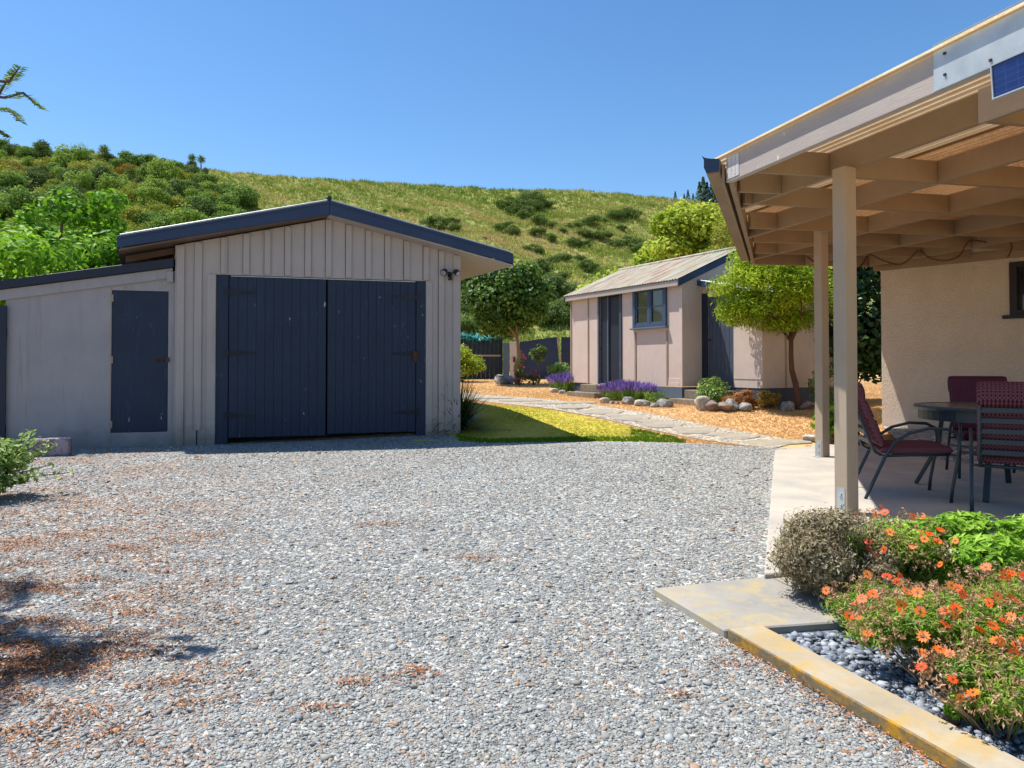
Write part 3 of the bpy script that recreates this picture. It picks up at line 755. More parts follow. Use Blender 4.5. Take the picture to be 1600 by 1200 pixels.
# front wall: one board field around the door opening
d0, d1, dz = .537, 3.561, 2.45
mb = MB()
def wallpoly(mb, pts, y0, y1):
    mb.prism([(x, z) for x, z in pts], -y1, -y0, lambda x, y, z: (x, -z, y))
wallpoly(mb, [(0, -.1), (d0, -.1), (d0, zr(d0)), (0, zr(0))], 0, .05)
wallpoly(mb, [(d1, -.1), (W_, -.1), (W_, zr(W_)), (d1, zr(d1))], 0, .05)
wallpoly(mb, [(d0, dz), (d1, dz), (d1, zr(d1)), (AU, AP), (d0, zr(d0))], 0, .05)
mb.build('front_wall', m_wallg, gar)
bat = [.02, .25, .60, .90, 1.19, 1.475, 1.76, 2.055, 2.35, 2.64, 2.93, 3.22, 3.52, 3.76]
for i, u in enumerate(bat):
    mb = MB(); wd = .085 if u > .5 else .10
    lo = dz + .012 if d0 - .05 < u < d1 else (.0 if i == 0 else .02)
    if i == 1: lo = .22
    mb.box(u, u + wd, -.030, -.0005, lo, zr(u + (wd if u > AU else 0)) - .004)
    bo = mb.build('batten', m_wallg, gar, .003)
    mb = MB(); mb.box(u - .007, u - .0005, -.003, -.0006, lo, zr(u - .01) - .004); mb.build('painted_shade_strip', m_rust, bo)  # dark strip painted in as the shadow along the batten's left side
mb = MB(); mb.box(3.99, 4.106, -.028, -.0005, .0, zr(4.1)); mb.build('corner_board', m_wallg, gar, .003)
mb = MB(); mb.box(.0, .019, -.02, -.0005, 0, zr(0)); mb.build('corner_board', m_wallg, gar, .003)
mb = MB(); mb.box(d0 - .12, d0 - .005, -.018, -.0005, -.02, dz); mb.build('door_trim', m_wallg, gar, .003)
mb = MB(); mb.box(d1 + .005, d1 + .10, -.018, -.0005, 0, dz); mb.build('door_trim', m_wallg, gar, .003)
# side and back walls, floor slab edge
mb = MB()
mb.box(0, .05, .05, DEP, -.1, zr(0), sk); mb.box(W_ - .05, W_, .05, DEP, -.1, zr(W_) - .0, sk)
mb.build('side_wall', m_wallg, gar)
mb = MB(); wallpoly(mb, [(0, 0), (W_, 0), (W_, zr(W_)), (AU, AP), (0, zr(0))], DEP, DEP + .05)
for i, v in enumerate(mb.v): mb.v[i] = (v[0] - SK * DEP, v[1], v[2])
mb.build('back_wall', m_wallg, gar)
# doors
def strap(parent, u, z, sgn, s=1.0):
    mb = MB(); y0, y1 = -.012, -.003
    P = [(u, z - .035), (u + sgn * .36 * s, z - .008), (u + sgn * .36 * s, z + .008), (u, z + .035)]
    if sgn < 0: P = P[::-1]
    mb.prism(P, -y1, -y0, lambda x, y, zz: (x, -zz, y))
    mb.tube([(u - sgn * .008, -.014, z - .06), (u - sgn * .008, -.014, z + .06)], .012, 8)
    mb.box(u - sgn * .06 if sgn > 0 else u + .012, u - .012 if sgn > 0 else u + .06, y0, y1, z - .055, z + .055)
    for k in (.06, .16, .27): mb.box(u + sgn * k * s - .008, u + sgn * k * s + .008, y0 - .006, y0 + .001, z - .008, z + .008)
    return mb.build('hinge', m_hinge, parent, .001)
mid = (d0 + d1) / 2 + .03
mb = MB(); mb.box(d0 + .005, d0 + .165, .004, .03, -.06, dz - .004); mb.build('door_jamb', m_navy, gar, .003)
mb = MB(); mb.box(d1 - .145, d1 - .005, .004, .03, -.06, dz - .004); mb.build('door_jamb', m_navy, gar, .003)
def gdoor(u0, u1, sgn, zb):
    root = MB(); n = 11; wd = (u1 - u0) / n
    for i in range(n):
        root.box(u0 + i * wd + .0006, u0 + (i + 1) * wd - .0006, .006, .028, zb + random.uniform(-.004, .004), dz - .02)
    root.box(u0 + .01, u1 - .01, .028, .036, zb + .01, dz - .03)
    o = root.build('door', m_navy, gar, .003)
    hx = u0 if sgn > 0 else u1
    for z in (.42, 1.32, 2.2): h = strap(o, hx, z, sgn)
    return o
dl = gdoor(d0 + .175, mid - .014, 1, .10); dr = gdoor(mid + .010, d1 - .155, -1, .12)
mb = MB(); mb.box(d1 - .20, d1 - .13, -.03, .004, 1.22, 1.36); mb.box(d1 - .185, d1 - .145, -.045, -.03, 1.19, 1.27); mb.build('latch', m_rust, gar, .004)
mb = MB(); mb.box(d0 + .2, d1 - .16, -.01, .004, dz - .022, dz - .012); mb.build('head_flashing', m_gal, gar)
mb = MB(); mb.box(d0 + .1, d1 - .1, .30, .32, -.05, dz + .05); mb.build('dark_interior', m_black, gar)
m_eaveshade = paint('old_timber_shade_toned', srgb(120, 100, 84), srgb(90, 74, 62), .8)
# roof: two sheets, barge boards, soffit lining
OH = .27; E0, E1 = -.674, 4.885
ROOF_T = .20
def roofpt(u, v, dz_): return (u - (SK * v if v > 0 else 0), v, AP + .005 - SL * abs(u - AU) + dz_)
for nm, (ua, ub) in (('roof_sheet', (E0 + .03, AU)), ('roof_sheet', (AU, E1 - .03))):
    mb = MB(); n = 36
    for i in range(n):
        a, b = ua + (ub - ua) * i / n, ua + (ub - ua) * (i + 1) / n
        mb.hexa([roofpt(a, -OH - .02, .205), roofpt(b, -OH - .02, .205), roofpt(b, DEP + .2, .205), roofpt(a, DEP + .2, .205),
                 roofpt(a, -OH - .02, .222), roofpt(b, -OH - .02, .222), roofpt(b, DEP + .2, .222), roofpt(a, DEP + .2, .222)]) if i == 0 else None
    mb = MB()
    mb.hexa([roofpt(ua, -OH - .03, .205), roofpt(ub, -OH - .03, .205), roofpt(ub, DEP + .2, .205), roofpt(ua, DEP + .2, .205),
             roofpt(ua, -OH - .03, .225), roofpt(ub, -OH - .03, .225), roofpt(ub, DEP + .2, .225), roofpt(ua, DEP + .2, .225)])
    mb.build(nm, m_gal, gar, .003)
for ua, ub in ((E0, AU - .002), (AU + .002, E1)):
    mb = MB(); tl = .155 if ua < 0 else .2; tr = .2 if ua < 0 else .155
    def bp(u, v, dd): return (u, v, AP + .005 - SL * abs(u - AU) + dd)
    for y0, y1 in ((-OH - .025, -OH),):
        mb.hexa([bp(ua, y0, .2 - tl), bp(ub, y0, .2 - tr), bp(ub, y1, .2 - tr), bp(ua, y1, .2 - tl), bp(ua, y0, .2), bp(ub, y0, .2), bp(ub, y1, .2), bp(ua, y1, .2)])
    mb.build('barge_board', m_navyp, gar, .003)
    mb = MB()
    mb.hexa([roofpt(ua + .01, -OH, .004), roofpt(ub, -OH, .004), roofpt(ub, DEP + .1, .004), roofpt(ua + .01, DEP + .1, .004),
             roofpt(ua + .01, -OH, .03), roofpt(ub, -OH, .03), roofpt(ub, DEP + .1, .03), roofpt(ua + .01, DEP + .1, .03)])
    mb.build('soffit', m_wallg if ua > 0 else m_eaveshade, gar)  # left soffit darker brown, the eave shadow put into its colour
    if ua < 0:
        for v_ in (.25, .85, 1.5, 2.3):
            mb = MB(); mb.hexa([roofpt(ua + .03, v_, -.09), roofpt(-.01, v_, -.09), roofpt(-.01, v_ + .05, -.09), roofpt(ua + .03, v_ + .05, -.09), roofpt(ua + .03, v_, .0035), roofpt(-.01, v_, .0035), roofpt(-.01, v_ + .05, .0035), roofpt(ua + .03, v_ + .05, .0035)]); mb.build('rafter_tail', m_eaveshade, gar)
    mb = MB(); y0, y1 = -OH - .04, -OH - .0255
    ca, cb = (ua, ub) if ua < 0 else (ua, ub - .1)
    mb.hexa([bp(ca, y0, .165), bp(cb, y0, .165), bp(cb, y1, .165), bp(ca, y1, .165), bp(ca, y0, .203), bp(cb, y0, .203), bp(cb, y1, .203), bp(ca, y1, .203)]); mb.build('barge_cap', m_navyp, gar, .002)
for u in (E0 - .01, E1 + .0):
    mb = MB(); s_ = .012
    mb.hexa([roofpt(u, -OH, .03), roofpt(u + s_, -OH, .03), roofpt(u + s_, DEP + .1, .03), roofpt(u, DEP + .1, .03),
             roofpt(u, -OH, .2), roofpt(u + s_, -OH, .2), roofpt(u + s_, DEP + .1, .2), roofpt(u, DEP + .1, .2)]); mb.build('eave_fascia', m_navyp, gar)
mb = MB(); mb.tube([(AU, -OH - .05, AP + .235), (AU - SK * (DEP + .2), DEP + .2, AP + .235)], .035, 8); mb.build('ridge_cap', m_navyd, gar)
mb = MB(); wallpoly(mb, [(0.03, 0), (.25, 0), (.25, .35), (.03, .35)], .3, .31)
# front black slot beside the short batten
mb = MB(); mb.box(.285, .30, -.004, -.0006, .0, .22); mb.build('wall_gap', m_black, gar)

# security light
M_ = Matrix.Translation(gO) @ Matrix.Rotation(GY, 4, 'Z')
p0 = M_ @ Vector((3.93, -.03, 2.56))
sl = empty('security_light', p0, GY, 'black twin security floodlight with sensor on the garage wall right of the doors', 'light')
mb = MB(); mb.box(-.03, .03, -.012, .008, -.04, .04); mb.tube([(0, -.01, 0), (0, -.05, 0)], .018, 8); mb.build('bracket', m_black, sl, .004)
m_lens, t_, p_ = newmat("lamp_lens"); p_.inputs['Base Color'].default_value = (.3, .31, .32, 1); p_.inputs['Roughness'].default_value = .1
m_blkp, t_, p_ = newmat("black_plastic"); p_.inputs['Base Color'].default_value = (.015, .015, .017, 1); p_.inputs['Roughness'].default_value = .35
for sx, rr_ in ((-.09, .052), (.09, .048)):
    mb = MB(); mb.tube([(0, -.05, 0), (sx * .6, -.06, .025)], .009, 6)
    dv = Vector((sx * .9, -.10, -.09)).normalized(); c = Vector((sx, -.07, .035))
    mb.tube([c - dv * .05, c - dv * .035, c, c + dv * .045, c + dv * .05], [.012, rr_ * .7, rr_ * .95, rr_, rr_ * .96], 14)
    lp = mb.build('lamp', m_blkp, sl)
    mb = MB(); mb.tube([c + dv * .0505, c + dv * .054], [rr_ * .86, rr_ * .7], 14); mb.build('lens', m_lens, lp)
mb = MB(); mb.tube([(0, -.03, -.03), (0, -.05, -.05)], .01, 6); mb.tube([(0, -.06, -.055), (0, -.062, -.075), (0, -.062, -.095)], [.03, .036, .03], 12); mb.build('sensor', m_blkp, sl)

# ---------------------------------------------------------------- lean-to
lt = empty('lean_to', (M_ @ Vector((-2.09, .0, -.08))), GY, 'low beige lean-to shed with a single navy door joined to the garage', 'shed')
zl = lambda x: 2.20 + (x) * .176     # underside of roof, local x 0..2.02
LW = 2.08; a0, a1, at_, ab_ = 1.275, 1.995, 2.27, .285
mb = MB()
wallpoly(mb, [(0, -.1), (a0, -.1), (a0, zl(a0)), (0, zl(0))], .04, .08)
wallpoly(mb, [(a1, -.1), (LW, -.1), (LW, zl(LW)), (a1, zl(a1))], .04, .08)
wallpoly(mb, [(a0, -.1), (a1, -.1), (a1, ab_), (a0, ab_)], .04, .08); wallpoly(mb, [(a0, at_), (a1, at_), (a1, zl(a1)), (a0, zl(a0))], .04, .08)
mb.build('wall', m_sheet, lt)
mb = MB(); mb.box(0, .04, .081, 4, -.1, zl(0), sk); mb.box(0.04, 2, 3.95, 4, -.1, zl(0), sk); mb.build('side_wall', m_sheet, lt)
mb = MB(); mb.box(a0 - .012, a0 - .004, .034, .039, -.02, zl(a0) - .1); mb.build('sheet_joint', m_shedt, lt)
mb = MB(); mb.hexa([(-.2, .0, zl(-.2) - .10), (LW - .03, .0, zl(LW - .03) - .10), (LW - .03, .036, zl(LW - .03) - .10), (-.2, .036, zl(-.2) - .10),
                    (-.2, .0, zl(-.2) + .04), (LW - .03, .0, zl(LW - .03) + .04), (LW - .03, .036, zl(LW - .03) + .04), (-.2, .036, zl(-.2) + .04)]); mb.build('fascia', m_sheet, lt, .003)
mb = MB(); mb.hexa([(-.25, -.05, zl(-.25) + .044), (LW - .01, -.05, zl(LW) + .044), (LW - .01, 4, zl(LW) + .044), (-.25, 4, zl(-.25) + .044),
                    (-.25, -.05, zl(-.25) + .16), (LW - .01, -.05, zl(LW) + .17), (LW - .01, 4, zl(LW) + .17), (-.25, 4, zl(-.25) + .16)])
mb.build('roof', m_navyd, lt, .004)
mb = MB(); mb.box(a0 + .004, a1 - .004, .045, .07, ab_ + .004, at_ - .006); ld = mb.build('door', m_navy, lt, .004)
for z in (.40, 1.30, 2.16):
    mb = MB(); mb.box(a0 - .02, a0 + .02, .03, .0445, z - .05, z + .05); mb.tube([(a0, .033, z - .05), (a0, .033, z + .05)], .008, 6); mb.build('hinge', m_shedt, ld, .002)
mb = MB(); mb.tube([(a1 - .17, .03, 1.30), (a1 + .01, .03, 1.30)], .009, 8); mb.box(a1 - .19, a1 - .06, .036, .0448, 1.275, 1.325); mb.box(a1 - .03, a1 + .02, .022, .0446, 1.27, 1.33)
mb.tube([(a1 - .12, .03, 1.3), (a1 - .12, .01, 1.29), (a1 - .12, .005, 1.26)], .006, 6); mb.build('bolt', m_iron, ld)
mb = MB(); mb.box(LW - .10, LW - .02, -.03, .03, zl(LW) - .17, zl(LW) - .02); mb.build('rafter_end', m_sheet, lt, .003)

# blue boards at the left edge of the frame
lf = empty('board_gate', M_ @ Vector((-3.60, -.02, -.06)), GY, 'dark navy board gate beside the lean-to at the left edge', 'gate')
for i in range(11):
    mb = MB(); mb.box(i * .14, i * .14 + .139, 0, .022, .04, 2.0 + .0 * i); mb.build('board', m_navyd, lf, .003)
mb = MB(); mb.box(0, 1.53, .0225, .06, .3, .4); mb.box(0, 1.53, .0225, .06, 1.6, 1.7); mb.build('rail', m_navyd, lf)
# weathered block
bp_ = gp(86, 713)
rb = empty('wood_block', (bp_.x, bp_.y + .02, 0), GY, 'stained square timber block lying at the foot of the lean-to wall', 'block')
m_blk = rockmat("stained_timber", srgb(96, 72, 76), srgb(150, 140, 150), srgb(84, 62, 52))
mb = MB(); mb.box(-.26, .17, -.08, .08, .004, .23); mb.build('log', m_blk, rb, .02, seg=2)

# ---------------------------------------------------------------- garden shed
sR = -R(61); sO = Vector((1.48, 17.69, 0)); FL = .712; EV = 2.862
gs = empty('garden_shed', (sO.x, sO.y, .3), sR, 'small pinkish beige shed with rusty corrugated gable roof and a narrow dark door', 'shed')
SO = -.3
def sbox(mb, u0, u1, v0, v1, z0, z1): mb.box(u0, u1, v0, v1, z0 + SO, z1 + SO)
SW, SDp, SS = 4.04, 3.22, .432
mb = MB()
sbox(mb, 0, 1.24, 0, .04, FL, EV); sbox(mb, 2.0, 2.52, 0, .04, FL, EV); sbox(mb, 2.52, 3.56, 0, .04, FL, 1.93); sbox(mb, 3.56, SW, 0, .04, FL, EV)
sbox(mb, 1.24, 2.0, 0, .04, 2.80, EV)
mb.build('front_wall', m_shedc, gs)
mb = MB()
for u0, u1 in ((0, .04), (SW - .04, SW)):
    mb = MB(); P = [(.04, FL), (SDp, FL), (SDp, EV), (SDp / 2, EV + SS * SDp / 2), (.04, EV)]
    mb.prism([(a, b + SO) for a, b in P], u0, u1, lambda x, y, z: (z, x, y))
    mb.build('gable_wall', m_shedc, gs)
mb = MB(); sbox(mb, .04, SW - .04, SDp - .04, SDp, FL, EV); mb.build('back_wall', m_shedc, gs)
for u, wd in ((0, .05), (.74, .045), (2.525, .05), (3.55, .05), (SW - .09, .09)):
    mb = MB(); sbox(mb, u, u + wd, -.018, -.0006, FL, EV if u < 1 or u > 3.6 else (1.86)); mb.build('batten', m_shedt if wd < .08 else m_shedc, gs, .003)
mb = MB(); sbox(mb, 3.62, SW - .095, -.014, -.0006, FL + .01, FL + .16); sbox(mb, 3.62, SW - .095, -.02, -.0006, FL + .0, FL + .07); mb.build('weatherboard', m_shedc, gs, .002)
mb = MB(); sbox(mb, 1.16, SW, -.03, .0, FL - .24, FL - .01); sbox(mb, SW - .03, SW, .0, SDp, FL - .24, FL - .01); mb.build('plinth', m_blueg, gs, .003)
mb = MB(); sbox(mb, 0.0, SW - .02, .03, .06, .2, FL - .02); sbox(mb, SW - .06, SW - .035, .06, SDp, .2, FL - .02); mb.build('base_boards', m_slate, gs)
mb = MB(); sbox(mb, 1.17, 1.24, -.03, .02, FL - .03, EV - .02); sbox(mb, 2.0, 2.07, -.03, .02, FL - .03, EV - .02); sbox(mb, 1.24, 2.0, -.03, .02, 2.74, EV - .02); sbox(mb, 1.17, 2.07, -.06, .02, FL - .06, FL - .03)
mb.build('door_frame', m_slate, gs, .003)
mb = MB(); sbox(mb, 1.245, 1.50, .02, .045, FL, 2.73); sbox(mb, 1.56, 1.995, .05, .07, FL, 2.73); sd_ = mb.build('door', m_navyd, gs, .003)
mb = MB(); sbox(mb, 1.50, 1.535, .01, .05, FL, 2.73); mb.build('door_edge', m_blueg, sd_)
wn = MB(); sbox(wn, 2.50, 2.58, -.05, .03, 1.95, 2.84); sbox(wn, 3.50, 3.58, -.05, .03, 1.95, 2.84); sbox(wn, 2.58, 3.50, -.05, .03, 2.76, 2.84); sbox(wn, 2.58, 3.50, -.045, .03, 1.95, 2.02)
sbox(wn, 3.01, 3.07, -.04, .02, 2.02, 2.76)
for a, b in ((2.58, 3.01), (3.07, 3.50)):
    sbox(wn, a, a + .04, -.03, .01, 2.02, 2.76); sbox(wn, b - .04, b, -.03, .01, 2.02, 2.76); sbox(wn, a + .04, b - .04, -.03, .01, 2.72, 2.76); sbox(wn, a + .04, b - .04, -.03, .01, 2.02, 2.06)
m_winb = paint("paint_window_blue", srgb(70, 88, 112), srgb(60, 76, 98), .5)
wo = wn.build('window', m_winb, gs, .002)
mb = MB(); sbox(mb, 2.62, 2.97, -.015, -.005, 2.375, 2.40); sbox(mb, 3.11, 3.46, -.015, -.005, 2.375, 2.40); mb.build('glazing_bar', m_blueg, wo)
mb = MB(); sbox(mb, 2.6, 3.48, -.002, .002, 2.05, 2.73); mb.build('pane', m_glass, wo)
mb = MB(); sbox(mb, 2.46, 3.62, -.10, .0, 1.915, 1.948); mb.build('sill', m_blueg, wo, .004)
# corrugated roof
def corr(name, ua, ub, va, vb, zf, mat, parent, pitch=.085, amp=.011, thick=.004, axis='u', zo=0, step=5):
    """sheet whose corrugations repeat along u and run along v; zf(u,v) gives its height"""
    n = max(4, int((ub - ua) / pitch) * step); V = []; Fc = []
    for k, (v, t) in enumerate(((va, 0), (vb, 0), (va, thick), (vb, thick))):
        for i in range(n + 1):
            u = ua + (ub - ua) * i / n
            V.append((u, v, zf(u, v) + amp * math.sin(2 * math.pi * u / pitch) + t + zo))
    m = n + 1
    for i in range(n):
        Fc.append((i, i + m, i + m + 1, i + 1)); Fc.append((i + 2 * m, i + 2 * m + 1, i + 3 * m + 1, i + 3 * m))
        Fc.append((i, i + 1, i + 2 * m + 1, i + 2 * m)); Fc.append((i + m, i + 3 * m, i + 3 * m + 1, i + m + 1))
    me = bpy.data.meshes.new(name); me.from_pydata(V, [], Fc); me.update()
    return link(name, me, mat, parent)
OV = .17
zs = lambda u, v: EV + .08 + SS * (v if v < SDp / 2 else SDp - v) + SO
corr('roof_sheet', -.08, SW + .07, -OV, SDp / 2, zs, m_rroof, gs)
corr('roof_sheet', -.08, SW + .07, SDp / 2, SDp + OV, zs, m_rroof, gs)
mb = MB(); mb.tube([(-.1, SDp / 2, zs(0, SDp / 2) + .01), (SW + .09, SDp / 2, zs(0, SDp / 2) + .01)], .045, 8); mb.build('ridge_cap', m_rroof, gs)
for u0, u1, mm in ((SW + .035, SW + .065, m_navyp), (-.065, -.04, m_slate)):
    for s_ in (0, 1):
        mb = MB(); va, vb = (-OV, SDp / 2) if s_ == 0 else (SDp / 2 + .001, SDp + OV)
        mb.hexa([(u0, va, zs(0, va) - .15), (u1, va, zs(0, va) - .15), (u1, vb, zs(0, vb) - .15), (u0, vb, zs(0, vb) - .15),
                 (u0, va, zs(0, va) - .012), (u1, va, zs(0, va) - .012), (u1, vb, zs(0, vb) - .012), (u0, vb, zs(0, vb) - .012)]); mb.build('barge_board', mm, gs, .003)
mb = MB(); mb.box(-.035, SW + .034, -OV + .02, -OV + .04, zs(0, -OV) - .13, zs(0, -OV) - .014); mb.build('eave_fascia', m_barge, gs, .003)
# annex under a lean-to roof
AV = .537; AS = 1.53
mb = MB(); sbox(mb, SW, SW + .14, AV, AV + .04, FL, 2.75); sbox(mb, SW + .83, SW + AS, AV, AV + .04, FL, 2.52); sbox(mb, SW + .14, SW + .83, AV, AV + .04, 2.52, 2.66); sbox(mb, SW + AS - .04, SW + AS, AV + .04, 2.7, FL, 2.40)
sbox(mb, SW, SW + AS - .04, 2.66, 2.7, FL, 2.4)
mb.build('annex_wall', m_shedc, gs)
mb = MB(); sbox(mb, SW + .83, SW + AS, AV - .006, AV - .0005, FL + .16, FL + .172); sbox(mb, SW + AS + .0005, SW + AS + .015, 1.15, 1.19, FL, 2.4); mb.build('cover_strip', m_shedt, gs)
mb = MB(); sbox(mb, SW + .0, SW + .15, AV - .03, AV - .0005, FL - .1, 2.6); mb.build('door_post', m_navyd, gs, .003)
mb = MB()
for i in range(6): sbox(mb, SW + .155 + i * .113, SW + .155 + i * .113 + .11, AV + .005, AV + .03, FL - .08, 2.51)
ad = mb.build('door', m_slate, gs, .003)
mb = MB(); mb.tube([(SW + .2, AV - .03, 1.65 + SO), (SW + .2, AV, 1.65 + SO)], .02, 8); mb.build('handle', m_blkp, ad)
mb = MB(); sbox(mb, SW + .02, SW + AS - .02, AV + .01, 2.6, .2, FL); mb.build('annex_base', m_slate, gs)
za = lambda u, v: 2.89 - .24 * (u - SW) + SO
mb = MB()
def corr2():
    V = []; Fc = []; ua, ub = SW + .04, SW + AS + .18; va, vb = AV - .20, 2.8; pitch = .085; n = int((vb - va) / pitch) * 5
    for (u, t) in ((ua, 0), (ub, 0), (ua, .004), (ub, .004)):
        for i in range(n + 1):
            v = va + (vb - va) * i / n; V.append((u, v, za(u, v) + .011 * math.sin(2 * math.pi * v / pitch) + t))
    m = n + 1
    for i in range(n):
        Fc += [(i, i + 1, i + m + 1, i + m), (i + 2 * m, i + 3 * m, i + 3 * m + 1, i + 2 * m + 1)]
    me = bpy.data.meshes.new('annex_roof'); me.from_pydata(V, [], Fc); me.update(); return link('annex_roof', me, m_gal, gs)
corr2()
mb = MB(); v0 = AV - .19
mb.hexa([(SW + .04, v0, za(SW + .04, 0) - .12), (SW + AS + .15, v0, za(SW + AS + .15, 0) - .12), (SW + AS + .15, v0 + .025, za(SW + AS + .15, 0) - .12), (SW + .04, v0 + .025, za(SW + .04, 0) - .12),
         (SW + .04, v0, za(SW + .04, 0) - .014), (SW + AS + .15, v0, za(SW + AS + .15, 0) - .014), (SW + AS + .15, v0 + .025, za(SW + AS + .15, 0) - .014), (SW + .04, v0 + .025, za(SW + .04, 0) - .014)])
mb.build('annex_fascia', m_navyp, gs, .003)

# concrete steps at both doors
M_s = Matrix.Translation((sO.x, sO.y, 0)) @ Matrix.Rotation(sR, 4, 'Z')
def steps(u, v, wd, label):
    p = M_s @ Vector((u, v, 0)); z0 = zg(p.y) - .05
    r_ = empty('concrete_steps', (p.x, p.y, z0), sR, label, 'steps')
    for k, (a, b, z, ww) in enumerate(((-.42, .0, .16, 1.15), (-.16, .30, .33, .9))):
        mb = MB(); mb.box(-wd / 2 * ww, wd / 2 * ww, a if k == 0 else -.12, .34, 0 if k == 0 else .161, z); mb.build('step', m_oldc, r_, .012, seg=2)
steps(1.62, -.42, .95, 'two worn concrete steps below the narrow door of the garden shed')
steps(4.62, .05, 1.05, 'worn concrete steps before the annex door beside the pale boulder')

# ---------------------------------------------------------------- patio roof
ZB = 2.575; A = Vector((1.703, 5.46)); B = Vector((3.635, 10.58)); SLP = .025
GD = (B - A).normalized(); GN = Vector((-GD.y, GD.x))
def u1(p): return (p - A).dot(D1)
def P2(u, v): return A + D1 * u + D2 * v          # patio coordinates: u towards the house, v away from the viewer
def zb(u): return ZB + SLP * u
def u_gut(v):                                     # where the slanting gutter line crosses row v
    t = v / GD.dot(D2); return t * GD.dot(D1) if v > 0 else 0
vB = (B - A).dot(D2); uB = (B - A).dot(D1)
wd_ = Vector((-.643, .766)); wb = Vector((6.01, 11.45))            # house wall direction and its far corner
def u_wall(v):
    # P2(u,v) on the wall line
    n = Vector((wd_.y, -wd_.x)); return (wb - A - D2 * v).dot(n) / D1.dot(n)
pr = empty('patio_roof', (A.x, A.y, 0), 0, 'open beige timber patio roof with yellowed corrugated sheets on two posts', 'patio roof')
def L3(p, z): return (p.x - A.x, p.y - A.y, z)
VN = -3.3                                          # near end of the roof
hh, ww = .185, .045
RU = [.70, 1.75, 2.95, 4.2, 5.4]
def pbar(name, a, b, z0a, z0b, h=hh, wd=ww, mat=m_patio):
    mb = MB(); mb.bar(L3(a, z0a + h / 2), L3(b, z0b + h / 2), wd, h); return mb.build(name, mat, pr, .003)
pbar('barge_board', P2(0, VN), P2(0, .02), ZB - .005, ZB - .005, .20, .05, m_barge)
for u in RU:
    v1 = min(u / (GD.dot(D1)) * GD.dot(D2), vB) if u < uB else vB
    vmin = VN
    a, b = P2(u, vmin), P2(u, v1 - .05)
    # stop short of the house wall
    if u_wall(vmin) < u + .1:
        vv = vmin
        while u_wall(vv) > u + .1 and vv < vB: vv += .05
    vv = v1 - .05
    while vv > VN and u_wall(vv) < u + .05: vv -= .05
    b = P2(u, vv)
    pbar('rafter', a, b, zb(u), zb(u))
NV = [-2.6, -1.55, -.27, .70, 1.75, 2.55, 3.35]
for v in NV:
    ug = u_gut(v) + (.05 if v > 0 else .03); end = min(u_wall(v), 7.2)
    cuts = [ug] + [u for u in RU if ug + .1 < u < end - .1] + [end]
    for a, b in zip(cuts[:-1], cuts[1:]):
        if v == -1.55 and a < .5: continue
        pbar('nogging', P2(a + .024, v), P2(b - .024, v), zb(a) + .004, zb(b) + .004, hh - .008, .045)
for v, ua, ub in ((.30, u_gut(.3) + .05, .70),):
    pbar('nogging', P2(ua, v), P2(ub - .024, v), zb(ua) + .004, zb(ub) + .004, hh - .008, .045)
pbar('end_beam', P2(uB - .02, vB), P2(u_wall(vB) - .02, vB), zb(uB), zb(u_wall(vB)), hh, .05)
# gutter side boards
gz0, gz1 = ZB, zb(uB)
def gbar(name, off, zoff, h, wd, mat, e0=0, e1=0):
    a = A + GN * off - GD * e0; b = B + GN * off + GD * e1
    mb = MB(); mb.bar(L3(a, gz0 + zoff + h / 2), L3(b, gz1 + zoff + h / 2), wd, h); return mb.build(name, mat, pr, .003)
gbar('edge_beam', -.005, .0, .16, .045, m_patio, -.06)
gbar('fascia', .055, -.01, .155, .022, m_patio, .0)
a = A + GN * .13 - GD * .02; b = B + GN * .13 + GD * .05
def gutter():
    mb = MB(); prof = [(-.055, .17), (-.05, .075), (.045, .07), (.062, .12), (.062, .18), (.07, .205)]
    sect = lambda c, z, q, t: (c.x + GN.x * (q[0] * t) - A.x, c.y + GN.y * (q[0] * t) - A.y, z + q[1])
    for i in range(len(prof) - 1):
        q0, q1 = prof[i], prof[i + 1]
        mb.face([sect(a, gz0, q0, 1), sect(b, gz1, q0, 1), sect(b, gz1, q1, 1), sect(a, gz0, q1, 1)])
    mb.face([sect(a, gz0, q, 1) for q in prof]); mb.face([sect(b, gz1, q, 1) for q in prof])
    o = mb.build('gutter', m_patio, pr); s_ = o.modifiers.new('s', 'SOLIDIFY'); s_.thickness = .003
    mb = MB()
    cap = [(-.05, .178), (-.045, .082), (.05, .078), (.068, .12), (.068, .182), (.083, .215), (.05, .19)]
    a2 = a - GD * .012
    mb.face([sect(a2, gz0, q, 1) for q in cap]); o2 = mb.build('end_cap', m_navyp, o); s_ = o2.modifiers.new('s', 'SOLIDIFY'); s_.thickness = .008
gutter()
# nail plate at the barge end
mb = MB(); c0, c1 = P2(-.028, -.15), P2(-.028, .0)
mb.bar(L3(c0, ZB + .1), L3(c1, ZB + .1), .003, .17)
m_np, t_, p_ = newmat("nail_plate"); v_ = coords(t_); vo = t_.new('ShaderNodeTexVoronoi'); vo.inputs['Scale'].default_value = 70; vo.inputs['Randomness'].default_value = .2; t_.link(v_, vo.inputs[0])
t_.link(t_.ramp(vo.outputs['Distance'], [(.25, srgb(70, 70, 76)), (.32, srgb(190, 186, 184))]).outputs[0], p_.inputs['Base Color']); p_.inputs['Roughness'].default_value = .5
mb.build('nail_plate', m_np, pr)
